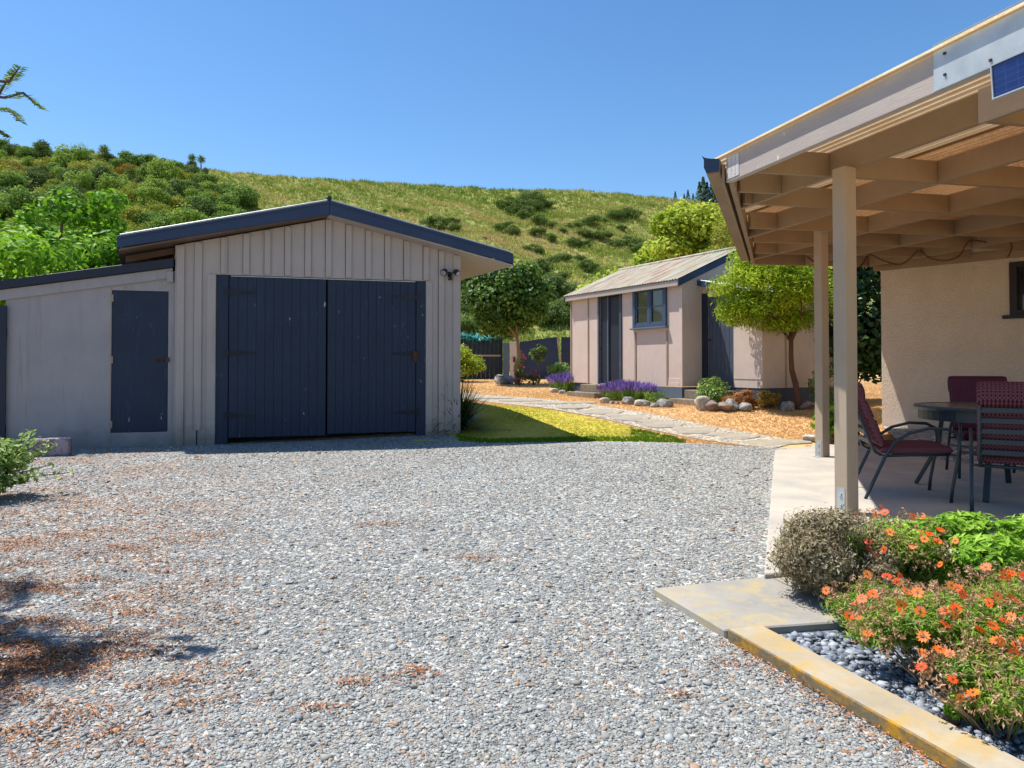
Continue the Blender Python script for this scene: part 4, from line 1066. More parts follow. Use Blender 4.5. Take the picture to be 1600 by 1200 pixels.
# corrugated sheets: corrugations run along v
def sheet(ua, ub, va_f, vb, mat, zo=0):
    pitch = .076; n = int((ub - ua) / pitch * 6); V = []; Fc = []; k = 2
    for t in (0,):
        for i in range(n + 1):
            u = ua + (ub - ua) * i / n
            v1 = min((u + .16) / GD.dot(D1) * GD.dot(D2), vB + .62)  # sheets extended unseen past the end beam to shade the house wall
            while v1 > VN + .3 and u_wall(v1) < u - .0: v1 -= .05
            for v in (va_f, max(v1, va_f + .05)):
                p = P2(u, v); V.append(L3(p, zb(u) + hh + .022 + zo + .012 * math.sin(2 * math.pi * u / pitch) + t))
    for i in range(n):
        o = i * 2; Fc.append((o, o + 2, o + 3, o + 1))
    me = bpy.data.meshes.new('roof_sheet'); me.from_pydata(V, [], Fc); me.update(); return link('roof_sheet', me, mat, pr)
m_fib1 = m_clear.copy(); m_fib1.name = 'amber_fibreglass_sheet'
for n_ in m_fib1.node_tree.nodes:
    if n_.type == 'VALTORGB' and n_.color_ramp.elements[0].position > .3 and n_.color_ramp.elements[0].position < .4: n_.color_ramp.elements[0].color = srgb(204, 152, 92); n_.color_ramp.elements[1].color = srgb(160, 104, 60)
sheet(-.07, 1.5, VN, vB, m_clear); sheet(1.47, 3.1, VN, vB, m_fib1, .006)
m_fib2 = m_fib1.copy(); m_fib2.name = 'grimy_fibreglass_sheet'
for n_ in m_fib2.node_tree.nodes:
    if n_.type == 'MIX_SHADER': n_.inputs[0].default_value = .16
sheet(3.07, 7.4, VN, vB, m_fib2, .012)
# steel flashing over the near part of the barge
mb = MB(); c0, c1 = P2(-.033, VN), P2(-.033, -1.88)
mb.bar(L3(c0, ZB + .118), L3(c1, ZB + .118), .002, .236); mb.bar(L3(P2(.03, VN), ZB + .240), L3(P2(.03, -1.88), ZB + .240), .13, .003)
mb.bar(L3(P2(-.02, VN), ZB - .004), L3(P2(-.02, -1.88), ZB - .004), .035, .003)
fo = mb.build('steel_flashing', m_gal, pr)
mb = MB()
for v, z in ((-1.95, .06), (-1.95, .17), (-2.2, .03)):
    p = P2(-.038, v); mb.bar(L3(p - D1 * .004, ZB + z), L3(p + D1 * .004, ZB + z), .012, .012)
mb.build('screw', m_iron, fo)
pbar('inner_fascia', P2(.655, VN), P2(.655, -1.56), zb(.65) - .012, zb(.65) - .012, .20, .024, m_barge)
mb = MB(); q_ = [P2(.70 + .03, VN), P2(3.2, VN), P2(3.2, -2.65), P2(.73, -2.65)]
mb.prism([(p.x - A.x, p.y - A.y) for p in q_], zb(.7) + .02, zb(.7) + .03); mb.build('soffit', m_patio, pr)
# posts
PA = R(24)
def post(c, h, nm='post'):
    mb = MB(); M = Matrix.Translation((c.x - A.x, c.y - A.y, 0)) @ Matrix.Rotation(PA, 4, 'Z')
    mb.box(-.057, .057, -.057, .057, SZ + .002, h, M)
    o = mb.build(nm, m_post, pr, .004)
    mb = MB(); mb.box(-.0600, -.0572, -.035, .035, SZ + .003, SZ + .19, M); mb.box(-.12, -.0573, -.035, .035, SZ + .001, SZ + .006, M)
    for z in (.06, .14): mb.box(-.070, -.0602, -.01, .01, SZ + z - .01, SZ + z + .01, M)
    mb.build('post_bracket', m_gal, o)
pz1 = pz(1321, 801, SZ); pz2 = pz(1284, 713, SZ)
post(pz1, zb(u1(pz1)) + .0); post(pz2, zb(u1(pz2)) + .15)
# solar panel
spn = P2(-.05, -2.24)
sp = empty('solar_panel', (spn.x, spn.y, 2.482), math.atan2(D2.y, D2.x), 'small blue solar panel with a pale frame hung below the steel flashing', 'solar panel')
m_sol, t_, p_ = newmat("solar_cells"); v_ = coords(t_, (1, 1, 1)); br = t_.new('ShaderNodeTexBrick'); br.offset = 0
br.inputs['Color1'].default_value = srgb(24, 44, 104); br.inputs['Color2'].default_value = srgb(20, 38, 96); br.inputs['Mortar'].default_value = srgb(46, 68, 124)
br.inputs['Scale'].default_value = 1; br.inputs['Mortar Size'].default_value = .0012; br.inputs['Brick Width'].default_value = .06; br.inputs['Row Height'].default_value = .03
sx = t_.new('ShaderNodeSeparateXYZ'); cx = t_.new('ShaderNodeCombineXYZ'); t_.link(v_, sx.inputs[0]); t_.link(sx.outputs[0], cx.inputs[0]); t_.link(sx.outputs[2], cx.inputs[1]); t_.link(cx.outputs[0], br.inputs[0])
t_.link(br.outputs[0], p_.inputs['Base Color']); p_.inputs['Roughness'].default_value = .2
mb = MB(); mb.box(-.9, .0, .0, .02, -.075, .075); mb.build('cells', m_sol, sp)
mb = MB(); mb.box(-.905, .008, -.004, .026, .075, .081); mb.box(-.905, .008, -.004, .026, -.081, -.075); mb.box(.0, .007, -.004, .026, -.075, .075); mb.build('frame', m_gal, sp)
sp.rotation_euler.x = R(-4)

# ---------------------------------------------------------------- house
hr = math.atan2(-wd_.y, -wd_.x)
ho = empty('house', (wb.x, wb.y, 0), hr, 'cream rough stucco house wall with dark window behind the patio table', 'house')
HT = 2.74; HW = 2.87; w0, w1, wz = 1.77, 3.1, 1.86
mb = MB(); mb.box(0, w0, 0, .2, 0, HW); mb.box(w0, w1, 0, .2, 0, wz); mb.box(w1, 5.2, 0, .2, 0, HW); mb.box(w0, w1, 0, .2, 2.62, HW); mb.box(0, .2, .2, 3.5, 0, HW); mb.build('wall', m_stucco, ho)
mb = MB(); mb.box(-.1, 5.2, -.05, -.001, HT - .06, HT + .06); mb.build('wall_plate', m_patio, ho, .004)
mb = MB(); mb.box(-.2, 5.3, .02, 3.6, HW + .002, HW + .06); mb.build('roof', m_navyp, ho)
m_wind = paint("paint_dark_window", srgb(50, 44, 50), srgb(40, 36, 42), .5)
mb = MB(); mb.box(w0, w0 + .09, -.02, .1, wz, 2.62); mb.box(w1 - .09, w1, -.02, .1, wz, 2.62); mb.box(w0 + .09, w1 - .09, -.02, .1, 2.54, 2.62); mb.box(w0 + .09, w1 - .09, -.02, .1, wz, wz + .07)
mb.box(w0 + .17, w0 + .21, 0, .08, wz + .07, 2.54); wo2 = mb.build('window', m_wind, ho, .003)
mb = MB(); mb.box(w0 - .08, w1 + .08, -.06, .0, wz - .05, wz); mb.build('sill', m_wind, wo2, .003)
mb = MB(); mb.box(w0 + .05, w1 - .05, .05, .055, wz + .03, 2.6); mb.build('pane', m_glass, wo2)

# chain looped under the patio roof
def chain():
    def s(px, py, Y): return Vector(ray(px, Y, py))
    key = [(1262, 400, 8.6), (1276, 411, 8.7), (1291, 419, 8.9), (1320, 424, 9.3), (1345, 416, 9.6), (1360, 398, 9.8), (1380, 406, 9.8), (1404, 413, 9.8), (1418, 408, 9.7), (1438, 391, 9.6), (1450, 400, 9.6), (1467, 406, 9.5), (1485, 406, 9.4), (1502, 398, 9.3), (1517, 376, 9.2), (1547, 378, 9.2), (1579, 376, 9.2), (1582, 390, 9.2), (1576, 402, 9.2)]
    pts = [s(*k) for k in key]; dense = []
    for i in range(len(pts) - 1):
        p0, p1, p2, p3 = pts[max(i - 1, 0)], pts[i], pts[i + 1], pts[min(i + 2, len(pts) - 1)]
        for k in range(40):
            t = k / 40; dense.append(.5 * ((2 * p1) + (p2 - p0) * t + (2 * p0 - 5 * p1 + 4 * p2 - p3) * t * t + (3 * p1 - p0 - 3 * p2 + p3) * t ** 3))
    mb = MB(); last = dense[0]; k = 0
    for p in dense[1:]:
        if (p - last).length < .030: continue
        d = (p - last).normalized(); c = (p + last) / 2; n = d.cross(Vector((0, 0, 1))).normalized()
        if k % 2: n = d.cross(n).normalized()
        ring = [c + d * math.cos(a) * .024 + n * math.sin(a) * .011 for a in [2 * math.pi * j / 8 for j in range(9)]]
        mb.tube(ring, .0038, 5, False); last = p; k += 1
    o = mb.build('chain', m_rust); tag(o, 'rusty chain hanging in loops below the patio roof beams', 'chain')
chain()

# ---------------------------------------------------------------- furniture
m_frame = paint("powder_coat_green", srgb(40, 56, 66), srgb(34, 48, 58), .4, bs=.1, spec=.5)
def fabric(name, kind):
    m, t, p = newmat(name); v = coords(t, (1, 1, 1))
    sx = t.new('ShaderNodeSeparateXYZ'); t.link(v, sx.inputs[0])
    n = t.noise(v, 120, 3)
    if kind == 'diamond':
        w1 = t.math('SINE', t.math('MULTIPLY', t.math('ADD', sx.outputs[0], t.math('ADD', sx.outputs[1], sx.outputs[2])), 130))
        w2 = t.math('SINE', t.math('MULTIPLY', t.math('SUBTRACT', sx.outputs[0], t.math('ADD', sx.outputs[1], sx.outputs[2])), 130))
        k = t.math('MULTIPLY', w1, w2)
        c = t.ramp(t.math('ADD', t.math('MULTIPLY', k, .5), .5), [(.2, srgb(66, 32, 46)), (.45, srgb(92, 50, 64)), (.6, srgb(128, 90, 94)), (.85, srgb(80, 42, 56))]).outputs[0]
    else:
        k = t.math('SINE', t.math('MULTIPLY', sx.outputs[0], 420))
        c = t.ramp(t.math('ADD', t.math('MULTIPLY', k, .5), .5), [(.2, srgb(58, 32, 48)), (.7, srgb(88, 52, 70))]).outputs[0]
    t.link(c, p.inputs['Base Color']); p.inputs['Roughness'].default_value = .9; p.inputs['Specular IOR Level'].default_value = .1
    bump(t, p, n.outputs[0], .3, .002); return m
m_dia = fabric("cushion_diamond", 'diamond'); m_str = fabric("cushion_stripe", 'stripe')
def pad(mb, x0, x1, prof):
    """cushion: profile of (y,z) centre points with half thickness, swept across x with rounded rims"""
    n = len(prof); xs = [x0, x0 + .012, x0 + .035, x1 - .035, x1 - .012, x1]; sc = [.35, .8, 1, 1, .8, .35]
    base = len(mb.v); K = 10
    rings = []
    for i, (y, z, h) in enumerate(prof):
        a = prof[max(i - 1, 0)]; b = prof[min(i + 1, n - 1)]
        d = Vector((0, b[0] - a[0], b[1] - a[1])).normalized(); nn = Vector((0, -d.z, d.y))
        ring = []
        for x, s in zip(xs, sc): ring.append(Vector((x, y, z)) + nn * h * s)
        for x, s in zip(xs[::-1], sc[::-1]): ring.append(Vector((x, y, z)) - nn * h * s)
        rings.append(ring)
    m = len(rings[0])
    for r in rings: mb.v += [tuple(p) for p in r]
    for i in range(n - 1):
        for k in range(m):
            k2 = (k + 1) % m; mb.f.append((base + i * m + k, base + i * m + k2, base + (i + 1) * m + k2, base + (i + 1) * m + k)); mb.sm.append(True)
    mb.f.append(tuple(base + k for k in range(m))[::-1]); mb.f.append(tuple(base + (n - 1) * m + k for k in range(m))); mb.sm += [True, True]
def chair(loc, rz, label, fab, group):
    """local +y is the way the sitter faces"""
    r = empty('patio_chair', loc, rz, label, 'chair', group); r.scale = (1, 1, .925)
    for s in (-1, 1):
        x = s * .29
        mb = MB(); mb.tube([(x, -.34, 0), (x, -.27, .18), (x, -.19, .38), (x, -.12, .50), (x, -.02, .58), (x, .12, .625), (x, .25, .62), (x, .32, .58), (x, .335, .48), (x, .31, .30), (x, .28, .12), (x, .27, 0)], .0135, 8)
        mb.build('leg', m_frame, r)
        mb = MB(); xb = s * .235
        mb.tube([(xb, .27, .40), (xb, 0, .385), (xb, -.20, .37), (xb, -.26, .40), (xb, -.33, .60), (xb, -.42, .86), (xb, -.445, .94), (xb * .9, -.455, .965), (0, -.46, .975)], .0125, 8)
        mb.tube([(xb, -.21, .375), (x, -.195, .375)], .011, 6); mb.tube([(xb, .27, .40), (x, .325, .40)], .011, 6)
        mb.build('back_frame', m_frame, r)
    for k in range(6):
        t = (k + .6) / 6; y = -.27 - .175 * t; z = .44 + .50 * t
        mb = MB(); mb.box(-.235, .235, y - .012, y - .004, z - .02, z + .02); mb.build('slat', m_frame, r, .002)
    mb = MB(); mb.tube([(-.235, .27, .40), (.235, .27, .40)], .0125, 8); mb.tube([(-.235, -.2, .372), (.235, -.2, .372)], .0125, 8)
    for k in range(4): mb.box(-.235, .235, -.13 + k * .1, -.09 + k * .1, .388, .394)
    mb.build('seat_frame', m_frame, r)
    mb = MB(); pad(mb, -.255, .255, [(.30, .435, .01), (.285, .435, .03), (.24, .435, .036), (.1, .43, .04), (-.1, .425, .038), (-.2, .425, .03), (-.225, .43, .01)])
    mb.build('seat_cushion', fab, r)
    mb = MB(); pad(mb, -.255, .255, [(-.205, .455, .01), (-.21, .48, .03), (-.255, .60, .036), (-.275, .66, .04), (-.285, .68, .024), (-.295, .70, .04), (-.335, .82, .036), (-.345, .845, .026), (-.36, .87, .045), (-.385, .93, .062), (-.40, .985, .055), (-.41, 1.015, .03), (-.412, 1.03, .008)])
    mb.build('back_cushion', fab, r)
    mb = MB(); pad(mb, -.25, .25, [(-.43, .865, .006), (-.448, .88, .012), (-.475, .93, .016), (-.48, .98, .018), (-.46, 1.01, .02), (-.42, 1.03, .014), (-.40, 1.035, .004)])
    mb.build('head_flap', fab, r)
    return r
GC_ = 'patio chairs round the table'
chair((3.256, 5.88, SZ), R(-106), 'reclined maroon cushioned patio chair left of the table, seen from its side', m_dia, GC_)
chair((3.73, 5.20, SZ), R(-33), 'nearest patio chair, diamond patterned maroon cushion with its slatted back to the viewer', m_dia, GC_)
chair((4.62, 6.85, SZ), R(158), 'maroon striped patio chair behind the table by the stucco wall', m_str, GC_)
tb = empty('patio_table', (4.13, 6.0, SZ), R(20), 'round dark green patio table with mottled glass top', 'table')
def disk(mb, r, z0, z1, n=48):
    mb.prism([(r * math.cos(2 * math.pi * i / n), r * math.sin(2 * math.pi * i / n)) for i in range(n)], z0, z1)
m_tg, t_, p_ = newmat("pebbled_glass"); p_.inputs['Base Color'].default_value = srgb(70, 74, 70); p_.inputs['Roughness'].default_value = .25; bump(t_, p_, t_.noise(coords(t_), 90, 2).outputs[0], .3, .002)
mb = MB(); disk(mb, .585, .722, .729); mb.build('table_top', m_tg, tb)
mb = MB(); n = 48
for i in range(n):
    a0_, a1_ = 2 * math.pi * i / n, 2 * math.pi * (i + 1) / n
    for (r0, z0), (r1, z1) in zip(((.585, .732), (.615, .732), (.622, .715), (.615, .695), (.585, .6130)), ((.615, .732), (.622, .715), (.615, .695), (.585, .695), (.585, .732))):
        mb.face([(r0 * math.cos(a0_), r0 * math.sin(a0_), z0), (r0 * math.cos(a1_), r0 * math.sin(a1_), z0), (r1 * math.cos(a1_), r1 * math.sin(a1_), z1), (r1 * math.cos(a0_), r1 * math.sin(a0_), z1)], True)
mb.build('rim', m_frame, tb)
for k in range(4):
    a = math.pi / 2 * k + R(28); c, s = math.cos(a), math.sin(a)
    mb = MB(); mb.bar((.40 * c, .40 * s, .69), (.44 * c, .44 * s, .35), .045, .03, (c, s, 0)); mb.bar((.44 * c, .44 * s, .36), (.62 * c, .62 * s, .004), .045, .03, (c, s, .2)); mb.build('leg', m_frame, tb, .004)
mb = MB(); mb.bar((-.44, 0, .35), (.44, 0, .35), .02, .02); mb.bar((0, -.44, .352), (0, .44, .352), .02, .02); mb.build('brace', m_frame, tb)

# ---------------------------------------------------------------- fences behind
fY = 26.0; fz = zg(fY)
def fx(px): return (px - 800) / F * fY
f1 = empty('board_fence', (fx(700), fY, fz), R(3), 'dark navy board fence behind the garage with teal netting over it', 'fence')
for i in range(22):
    mb = MB(); mb.box(-1.5 + i * .16, -1.5 + i * .16 + .158, 0, .025, 0, 1.5 + .02 * math.sin(i)); mb.build('board', m_navyd, f1)
mb = MB(); mb.box(-.2, 1.95, -.04, -.001, .84, .90); mb.build('rail', m_shedt, f1)
lm_net = leafmat("teal_net", G((0, (30, 120, 120)), (1, (70, 176, 168))), .2)
r_ = np.random.default_rng(3); n_ = 900; NP = np.stack([r_.uniform(-1.2, 1.9, n_), r_.normal(.02, .10, n_), 1.54 + .06 * r_.normal(0, 1, n_)], 1); NP[:, 2] += .06 * np.sin(NP[:, 0] * 4)
V_, F_, T_ = leaves(NP, r_.normal(size=(n_, 3)) * .5 + [0, -.6, .8], .22, .05, r_.uniform(0, 1, n_), 3)
tag(link('garden_net', fastmesh('garden_net', V_, F_, T_), lm_net, None, None), 'teal garden netting draped along the top of the navy fence', 'netting')
nn_ = bpy.data.objects['garden_net']; nn_.location = f1.location; nn_.rotation_euler = f1.rotation_euler
f2 = empty('panel_fence', (fx(812), fY, fz), R(-2), 'faded blue sheet fence behind the maple tree', 'fence')
mb = MB(); mb.hexa([(0, 0, 0), (1.52, 0, 0), (1.52, .03, 0), (0, .03, 0), (0, 0, 1.38), (1.36, 0, 1.56), (1.36, .03, 1.56), (0, .03, 1.38)])
m_fb = paint("paint_faded_blue", srgb(56, 70, 96), srgb(44, 56, 80), .8, wear=srgb(96, 108, 124), wear_amt=.32); mb.build('panel', m_fb, f2)
mb = MB(); mb.bar((1.40, -.03, 1.62), (1.56, -.03, .2), .05, .03, (0, 1, 0)); mb.build('brace', m_shedt, f2)
mb = MB()
for i in range(30): mb.box(1.53 + i * .075, 1.53 + i * .075 + .05, .0, .03, 0, 1.55); mb.box(1.53 + i * .075 + .05, 1.53 + (i + 1) * .075, .015, .03, 0, 1.55)
mb.build('corrugated_panel', m_fb, f2)
f3 = empty('gate_post', (fx(796), fY - .1, fz), 0, 'pale pinkish board post with small brown box between the fence panels', 'post')
mb = MB(); mb.box(.02, .27, 0, .06, 0, 1.38); mb.build('post', m_shedc, f3, .004)
mb = MB(); mb.box(-.24, .0, .02, .06, 0, 1.34); mb.build('faded_board', m_blueg, f3, .004)
mb = MB(); mb.box(.14, .22, -.05, -.001, .62, .82); mb.build('box', m_rust, f3, .003)

# ---------------------------------------------------------------- rocks
def rock_mesh(seed, flat=.7):
    r = random.Random(seed); import bmesh
    bm = bmesh.new(); bmesh.ops.create_icosphere(bm, subdivisions=3, radius=.5)
    ph_ = [r.uniform(0, 6) for _ in range(6)]
    cuts = [(Vector((r.gauss(0, 1), r.gauss(0, 1), r.gauss(0, 1))).normalized(), r.uniform(.27, .44)) for _ in range(10)]
    for v in bm.verts:
        for nrm, dd in cuts:
            e = v.co.dot(nrm) - dd
            if e > 0: v.co -= nrm * e * 1.0
        v.co *= 1 + .06 * math.sin(v.co.x * 9 + ph_[0]) * math.sin(v.co.y * 8 + ph_[1]) + .03 * math.sin(v.co.z * 17 + ph_[2])
        v.co.z *= flat
    me = bpy.data.meshes.new('rock'); bm.to_mesh(me); bm.free()
    me.polygons.foreach_set('use_smooth', [True] * len(me.polygons)); return me
rmesh = []
for i in range(9):
    me = rock_mesh(i, (.7, .8, .6)[i % 3]); me.materials.append(m_rk[i % 3]); rmesh.append(me)
def rock(px, py, wpx, mi, hs=1.0, label=None, group=None, dy=0):
    p = gp(px, py); wd = wpx / F * p.y * 1.18
    o = bpy.data.objects.new('rock', rmesh[mi]); COL.objects.link(o)
    o.location = (p.x, p.y + wd * .4 + dy, zg(p.y + wd * .4) + wd * .22 * hs); o.scale = (wd, wd * .85, wd * hs); o.rotation_euler = (0, 0, px * 1.7)
    tag(o, label, 'rock', group)
g1 = 'stones edging the left lavender clump'
for px, py, w_, mi in ((866, 614, 15, 0), (880, 616, 14, 1), (892, 617, 12, 3), (903, 618, 13, 4)): rock(px, py, w_, mi, .8, 'small pale stone edging the lavender left of the shed door steps', g1)
g2 = 'stones edging the lavender under the shed window'
for px, py, w_, mi in ((945, 631, 18, 0), (956, 632, 11, 1), (965, 632, 9, 2), (982, 633, 23, 4), (1000, 635, 20, 6), (1010, 635, 20, 1), (1024, 637, 13, 4), (1040, 637, 26, 1)): rock(px, py, w_, mi, .85, 'rounded stone edging the lavender bed under the shed window', g2)
rock(1100, 643, 27, 0, 1.35, 'tall pale boulder at the left end of the annex rock border')
rock(1118, 644, 30, 2, .9, 'brownish boulder just right of the tall pale boulder')
rock(1134, 645, 30, 5, .8, 'flat purplish brown rock in the middle of the annex border')
rock(1147, 643, 22, 4, 1.3, 'upright grey rock left of the orange grass')
rock(1166, 644, 22, 7, 1.0, 'grey rock at the foot of the orange grass')
rock(1233, 643, 27, 1, .9, 'speckled grey boulder beside the red brown tree trunk')
rock(1264, 642, 26, 5, .9, 'dark rock to the right of the red brown tree trunk')
rock(1273, 692, 26, 3, .8, 'small pale rock on the dry lawn beside the rear patio post')
rock(1299, 690, 20, 8, .8, 'round tan rock between the two patio posts')
rock(1300, 660, 20, 0, .8, 'pale rock further back between the two patio posts')
rock(1343, 695, 60, 6, .45, 'flat pale rock at the slab edge behind the left patio chair')
rock(786, 601, 34, 4, .7, 'blue grey boulder at the foot of the garden fence')
rock(13, 740, 22, 0, .5, 'flat white stone on the gravel beside the left shrub')
rock(312 - 50, 706, 10, 3, .7, 'small pale stone at the corner of garage and lean-to')

# ---------------------------------------------------------------- trees and shrubs near
mz = gp(808, 601)
tree('maple_tree', (mz.x, mz.y, mz.z), 1.75, (-.35, 0, 2.68), (1.48, 1.35, 1.30), lm_maple, 22000, .135, .11, 'dark dense round-headed tree on a slim trunk behind the garage', 4, 40, .075, .38, m_barkg, .5)
tp = Vector((7.0, 27.0)); 
tree('yellow_green_tree', (tp.x, tp.y, zg(27)), 3.2, (0, 0, 4.55), (2.75, 2.4, 2.35), lm_yel, 14000, .19, .14, 'big yellow-green leafy tree rising behind the garden shed roof', 5, 40, .16, .3, m_bark, .5, extra=[(np.array([-2.9, -.5, 3.5]), np.array([.9, .8, .7]), 0), (np.array([-3.8, -.5, 3.2]), np.array([.8, .7, .5]), .1)])
tree('olive_tree', (5.55, 17.6, zg(17.6)), 2.6, (0.1, 0, 3.55), (.95, .8, .95), lm_olive, 5200, .10, .035, 'thin wispy olive-coloured tree behind the right end of the shed roof', 6, 16, .06, .34, m_bark, .2)
lt_ = gp(1246, 640)
ltr = tree('lime_tree', (lt_.x, lt_.y + .05, lt_.z), 1.5, (-.30, .1, 2.20), (1.28, 1.0, .84), lm_lime, 26000, .085, .024, 'small lime-green tree with curving red-brown trunk before the annex', 7, 54, .062, .27, m_barkr, .3, lean=(-.08, 0), trunk_bend=.05, jit=1.2,
     extra=[(np.array([-1.1, 0, 1.75]), np.array([.38, .35, .25]), .1), (np.array([.5, 0, 2.2]), np.array([.5, .5, .6]), 0), (np.array([-.9, 0, 2.35]), np.array([.42, .4, .4]), .1), (np.array([-.6, 0, 1.62]), np.array([.3, .3, .2]), -.1), (np.array([-1.35, 0, 2.25]), np.array([.3, .3, .22]), .1), (np.array([-.85, .2, 2.78]), np.array([.36, .3, .26]), .1), (np.array([-.25, .2, 2.95]), np.array([.4, .35, .28]), .05), (np.array([.15, -.2, 1.62]), np.array([.3, .3, .2]), -.1), (np.array([-.25, -.3, 1.55]), np.array([.28, .26, .16]), 0)])
shrub('ivy_hedge', (7.0, 14.6, zg(14.6)), (1.5, 1.3, 1.85), lm_ivy, 9000, .13, .10, 'tall dark glossy hedge between the lime-green tree and the house', 'hedge', 8, 26, sub=.36)
shrub('fern_bush', (5.75, 13.0, zg(13.0)), (.3, .3, .5), lm_mid, 500, .16, .03, 'loose ferny plant against the annex end wall behind the tree trunk', 'plant', 9, 8)
q = gp(1122, 640); shrub('glossy_bush', (q.x + .02, q.y + .45, q.z), (.40, .36, .33), lm_hebe, 1700, .085, .032, 'glossy green rounded bush in front of the annex door', 'shrub', 10, 16, .8)
q = gp(1160, 643); shrub('orange_grass', (q.x + .05, q.y + .3, q.z), (.34, .28, .22), lm_rust, 1800, .11, .012, 'rusty orange tufted plant behind the upright grey rock', 'plant', 11, 10, .8)
q = gp(1208, 643); shrub('orange_grass', (q.x, q.y + .3, q.z), (.27, .25, .20), lm_brown, 1200, .11, .014, 'olive and rust tufted plant left of the red brown trunk', 'plant', 12, 10, .8)
q = gp(733, 596); shrub('round_bush', (q.x - .2, q.y - .5, q.z), (.80, .7, .66), lm_yel, 6000, .085, .05, 'clipped round yellow-green bush at the corner behind the garage', 'shrub', 13, 26, .5, sub=.36)
q = gp(872, 600); shrub('pale_bush', (q.x + .05, q.y + .1, q.z), (.47, .45, .38), lm_hebe, 2200, .085, .04, 'pale green bush at the left end of the garden shed', 'shrub', 14, 18, .5)
q = gp(841, 598); tree('standard_tree', (q.x, q.y, q.z), .78, (0, 0, 1.0), (.36, .34, .30), lm_dark, 1100, .08, .04, 'small ball-headed shrub on a bare stem before the blue fence', 15, 12, .03, .36, m_bark)
q = gp(812, 602); shrub('red_flower_bush', (q.x, q.y - .1, q.z), (.28, .25, .26), lm_dark, 500, .06, .03, 'low plant with red flowers at the foot of the dark round tree', 'plant', 16, 9)
r16 = bpy.context.scene.objects
def blossoms(root, P, rad, mat, npet=10, up=(0, 0, 1), seed=0, name='flower', center=None, tilt=.4):
    """every flower is a part of its plant, its eye a sub-part"""
    r = np.random.default_rng(seed)
    for p in P:
        V = []; Fc = []; T = []
        nrm = np.array(up) + r.normal(0, tilt, 3); nrm /= np.linalg.norm(nrm)
        a = np.cross(nrm, [1, .3, .2]); a /= np.linalg.norm(a); b = np.cross(nrm, a); tv = r.uniform(0, 1); rr_ = rad * r.uniform(.75, 1.15)
        for k in range(npet):
            t = 2 * math.pi * k / npet + r.uniform(-.1, .1); d = a * math.cos(t) + b * math.sin(t); e = np.cross(nrm, d)
            o = len(V); V += [d * rr_ * .12, d * rr_ * .62 + e * rr_ * .18, d * rr_ + nrm * rr_ * .05, d * rr_ * .62 - e * rr_ * .18]; Fc += [(o, o + 1, o + 2), (o, o + 2, o + 3)]
            T += [float(np.clip(tv + r.normal(0, .12), 0, 1))] * 4
        o_ = link('flower', fastmesh('flower', np.array(V), np.array(Fc), T), mat, root, tuple(p))
        if center is not None:
            cv = [tuple(nrm * rr_ * .1 + (a * math.cos(x) + b * math.sin(x)) * rr_ * .17) for x in np.linspace(0, 2 * math.pi, 7)[:-1]]
            me = bpy.data.meshes.new('flower_eye'); me.from_pydata(cv, [], [tuple(range(6))]); link('flower_eye', me, center, o_)
rf = [o for o in COL.objects if o.name.startswith('red_flower_bush')][0]
blossoms(rf, rng.normal(0, .14, (16, 3)) + [0, -.1, .32], .05, lm_red, 7, (0, -1, .5), 2)
q = gp(806, 596); rp = shrub('climbing_rose', (q.x + .15, q.y - .05, q.z), (.16, .14, .62), lm_dark, 420, .06, .03, 'thin climbing plant with crimson flowers on the pale fence post', 'plant', 17, 9)
blossoms(rp, rng.normal(0, .08, (14, 3)) * [1, 1, 2] + [0.05, -.1, .75], .05, lm_red, 7, (0, -1, .3), 3)
q = gp(828, 602); r2 = shrub('red_flower_bush', (q.x + .1, q.y, q.z), (.26, .2, .2), lm_dark, 400, .06, .03, 'low crimson-flowered plant before the blue sheet fence', 'plant', 18, 8)
blossoms(r2, rng.normal(0, .1, (14, 3)) + [0, -.1, .3], .05, lm_red, 7, (0, -1, .5), 4)

def lavender(px, py, rx, ry, h, n, label, seed):
    q = gp(px, py); r = np.random.default_rng(seed); root = empty('lavender', (q.x, q.y + ry, zg(q.y + ry)), 0, label, 'lavender')
    a = r.uniform(0, 2 * np.pi, n); d = np.sqrt(r.uniform(0, 1, n)); bx = np.cos(a) * d * rx * .7; by = np.sin(a) * d * ry * .7
    tx = bx * 1.4 + r.normal(0, .03, n); ty = by * 1.4; tz = h * (.75 + .35 * r.uniform(0, 1, n)) * (1 - .25 * d ** 2)
    V = []; Fc = []; V2 = []; F2 = []
    for i in range(n):
        b0 = np.array([bx[i], by[i], 0]); t0 = np.array([tx[i], ty[i], tz[i]]); e = np.array([math.cos(a[i] * 5), math.sin(a[i] * 5), 0])
        o = len(V); V += [b0 - e * .006, b0 + e * .006, t0]; Fc.append((o, o + 1, o + 2))
        m_ = b0 + (t0 - b0) * .72; o = len(V2); ax = (t0 - b0) / np.linalg.norm(t0 - b0)
        V2 += [m_, m_ + (t0 - m_) * .5 + e * .013, t0 + ax * .02, m_ + (t0 - m_) * .5 - e * .013]; F2 += [(o, o + 1, o + 2), (o, o + 2, o + 3)]
    link('stems', fastmesh('lav_stems', np.array(V), np.array(Fc), np.repeat(r.uniform(0, 1, n), 3)), lm_mid, root)
    link('flowers', fastmesh('lav_flowers', np.array(V2), np.array(F2), np.repeat(r.uniform(0, 1, n), 4)), lm_purp, root)
    bl = subblobs((0, 0, h * .25), (rx * .9, ry * .9, h * .35), 10, seed); link('foliage', crown_mesh('lav_fol', bl, 700, .07, .014, seed, .4, .8), lm_hebe, root)
lavender(892, 614, .60, .36, .50, 1000, 'purple lavender clump left of the shed door steps', 21)
lavender(984, 628, .66, .34, .42, 1100, 'purple lavender clump under the shed window', 22)
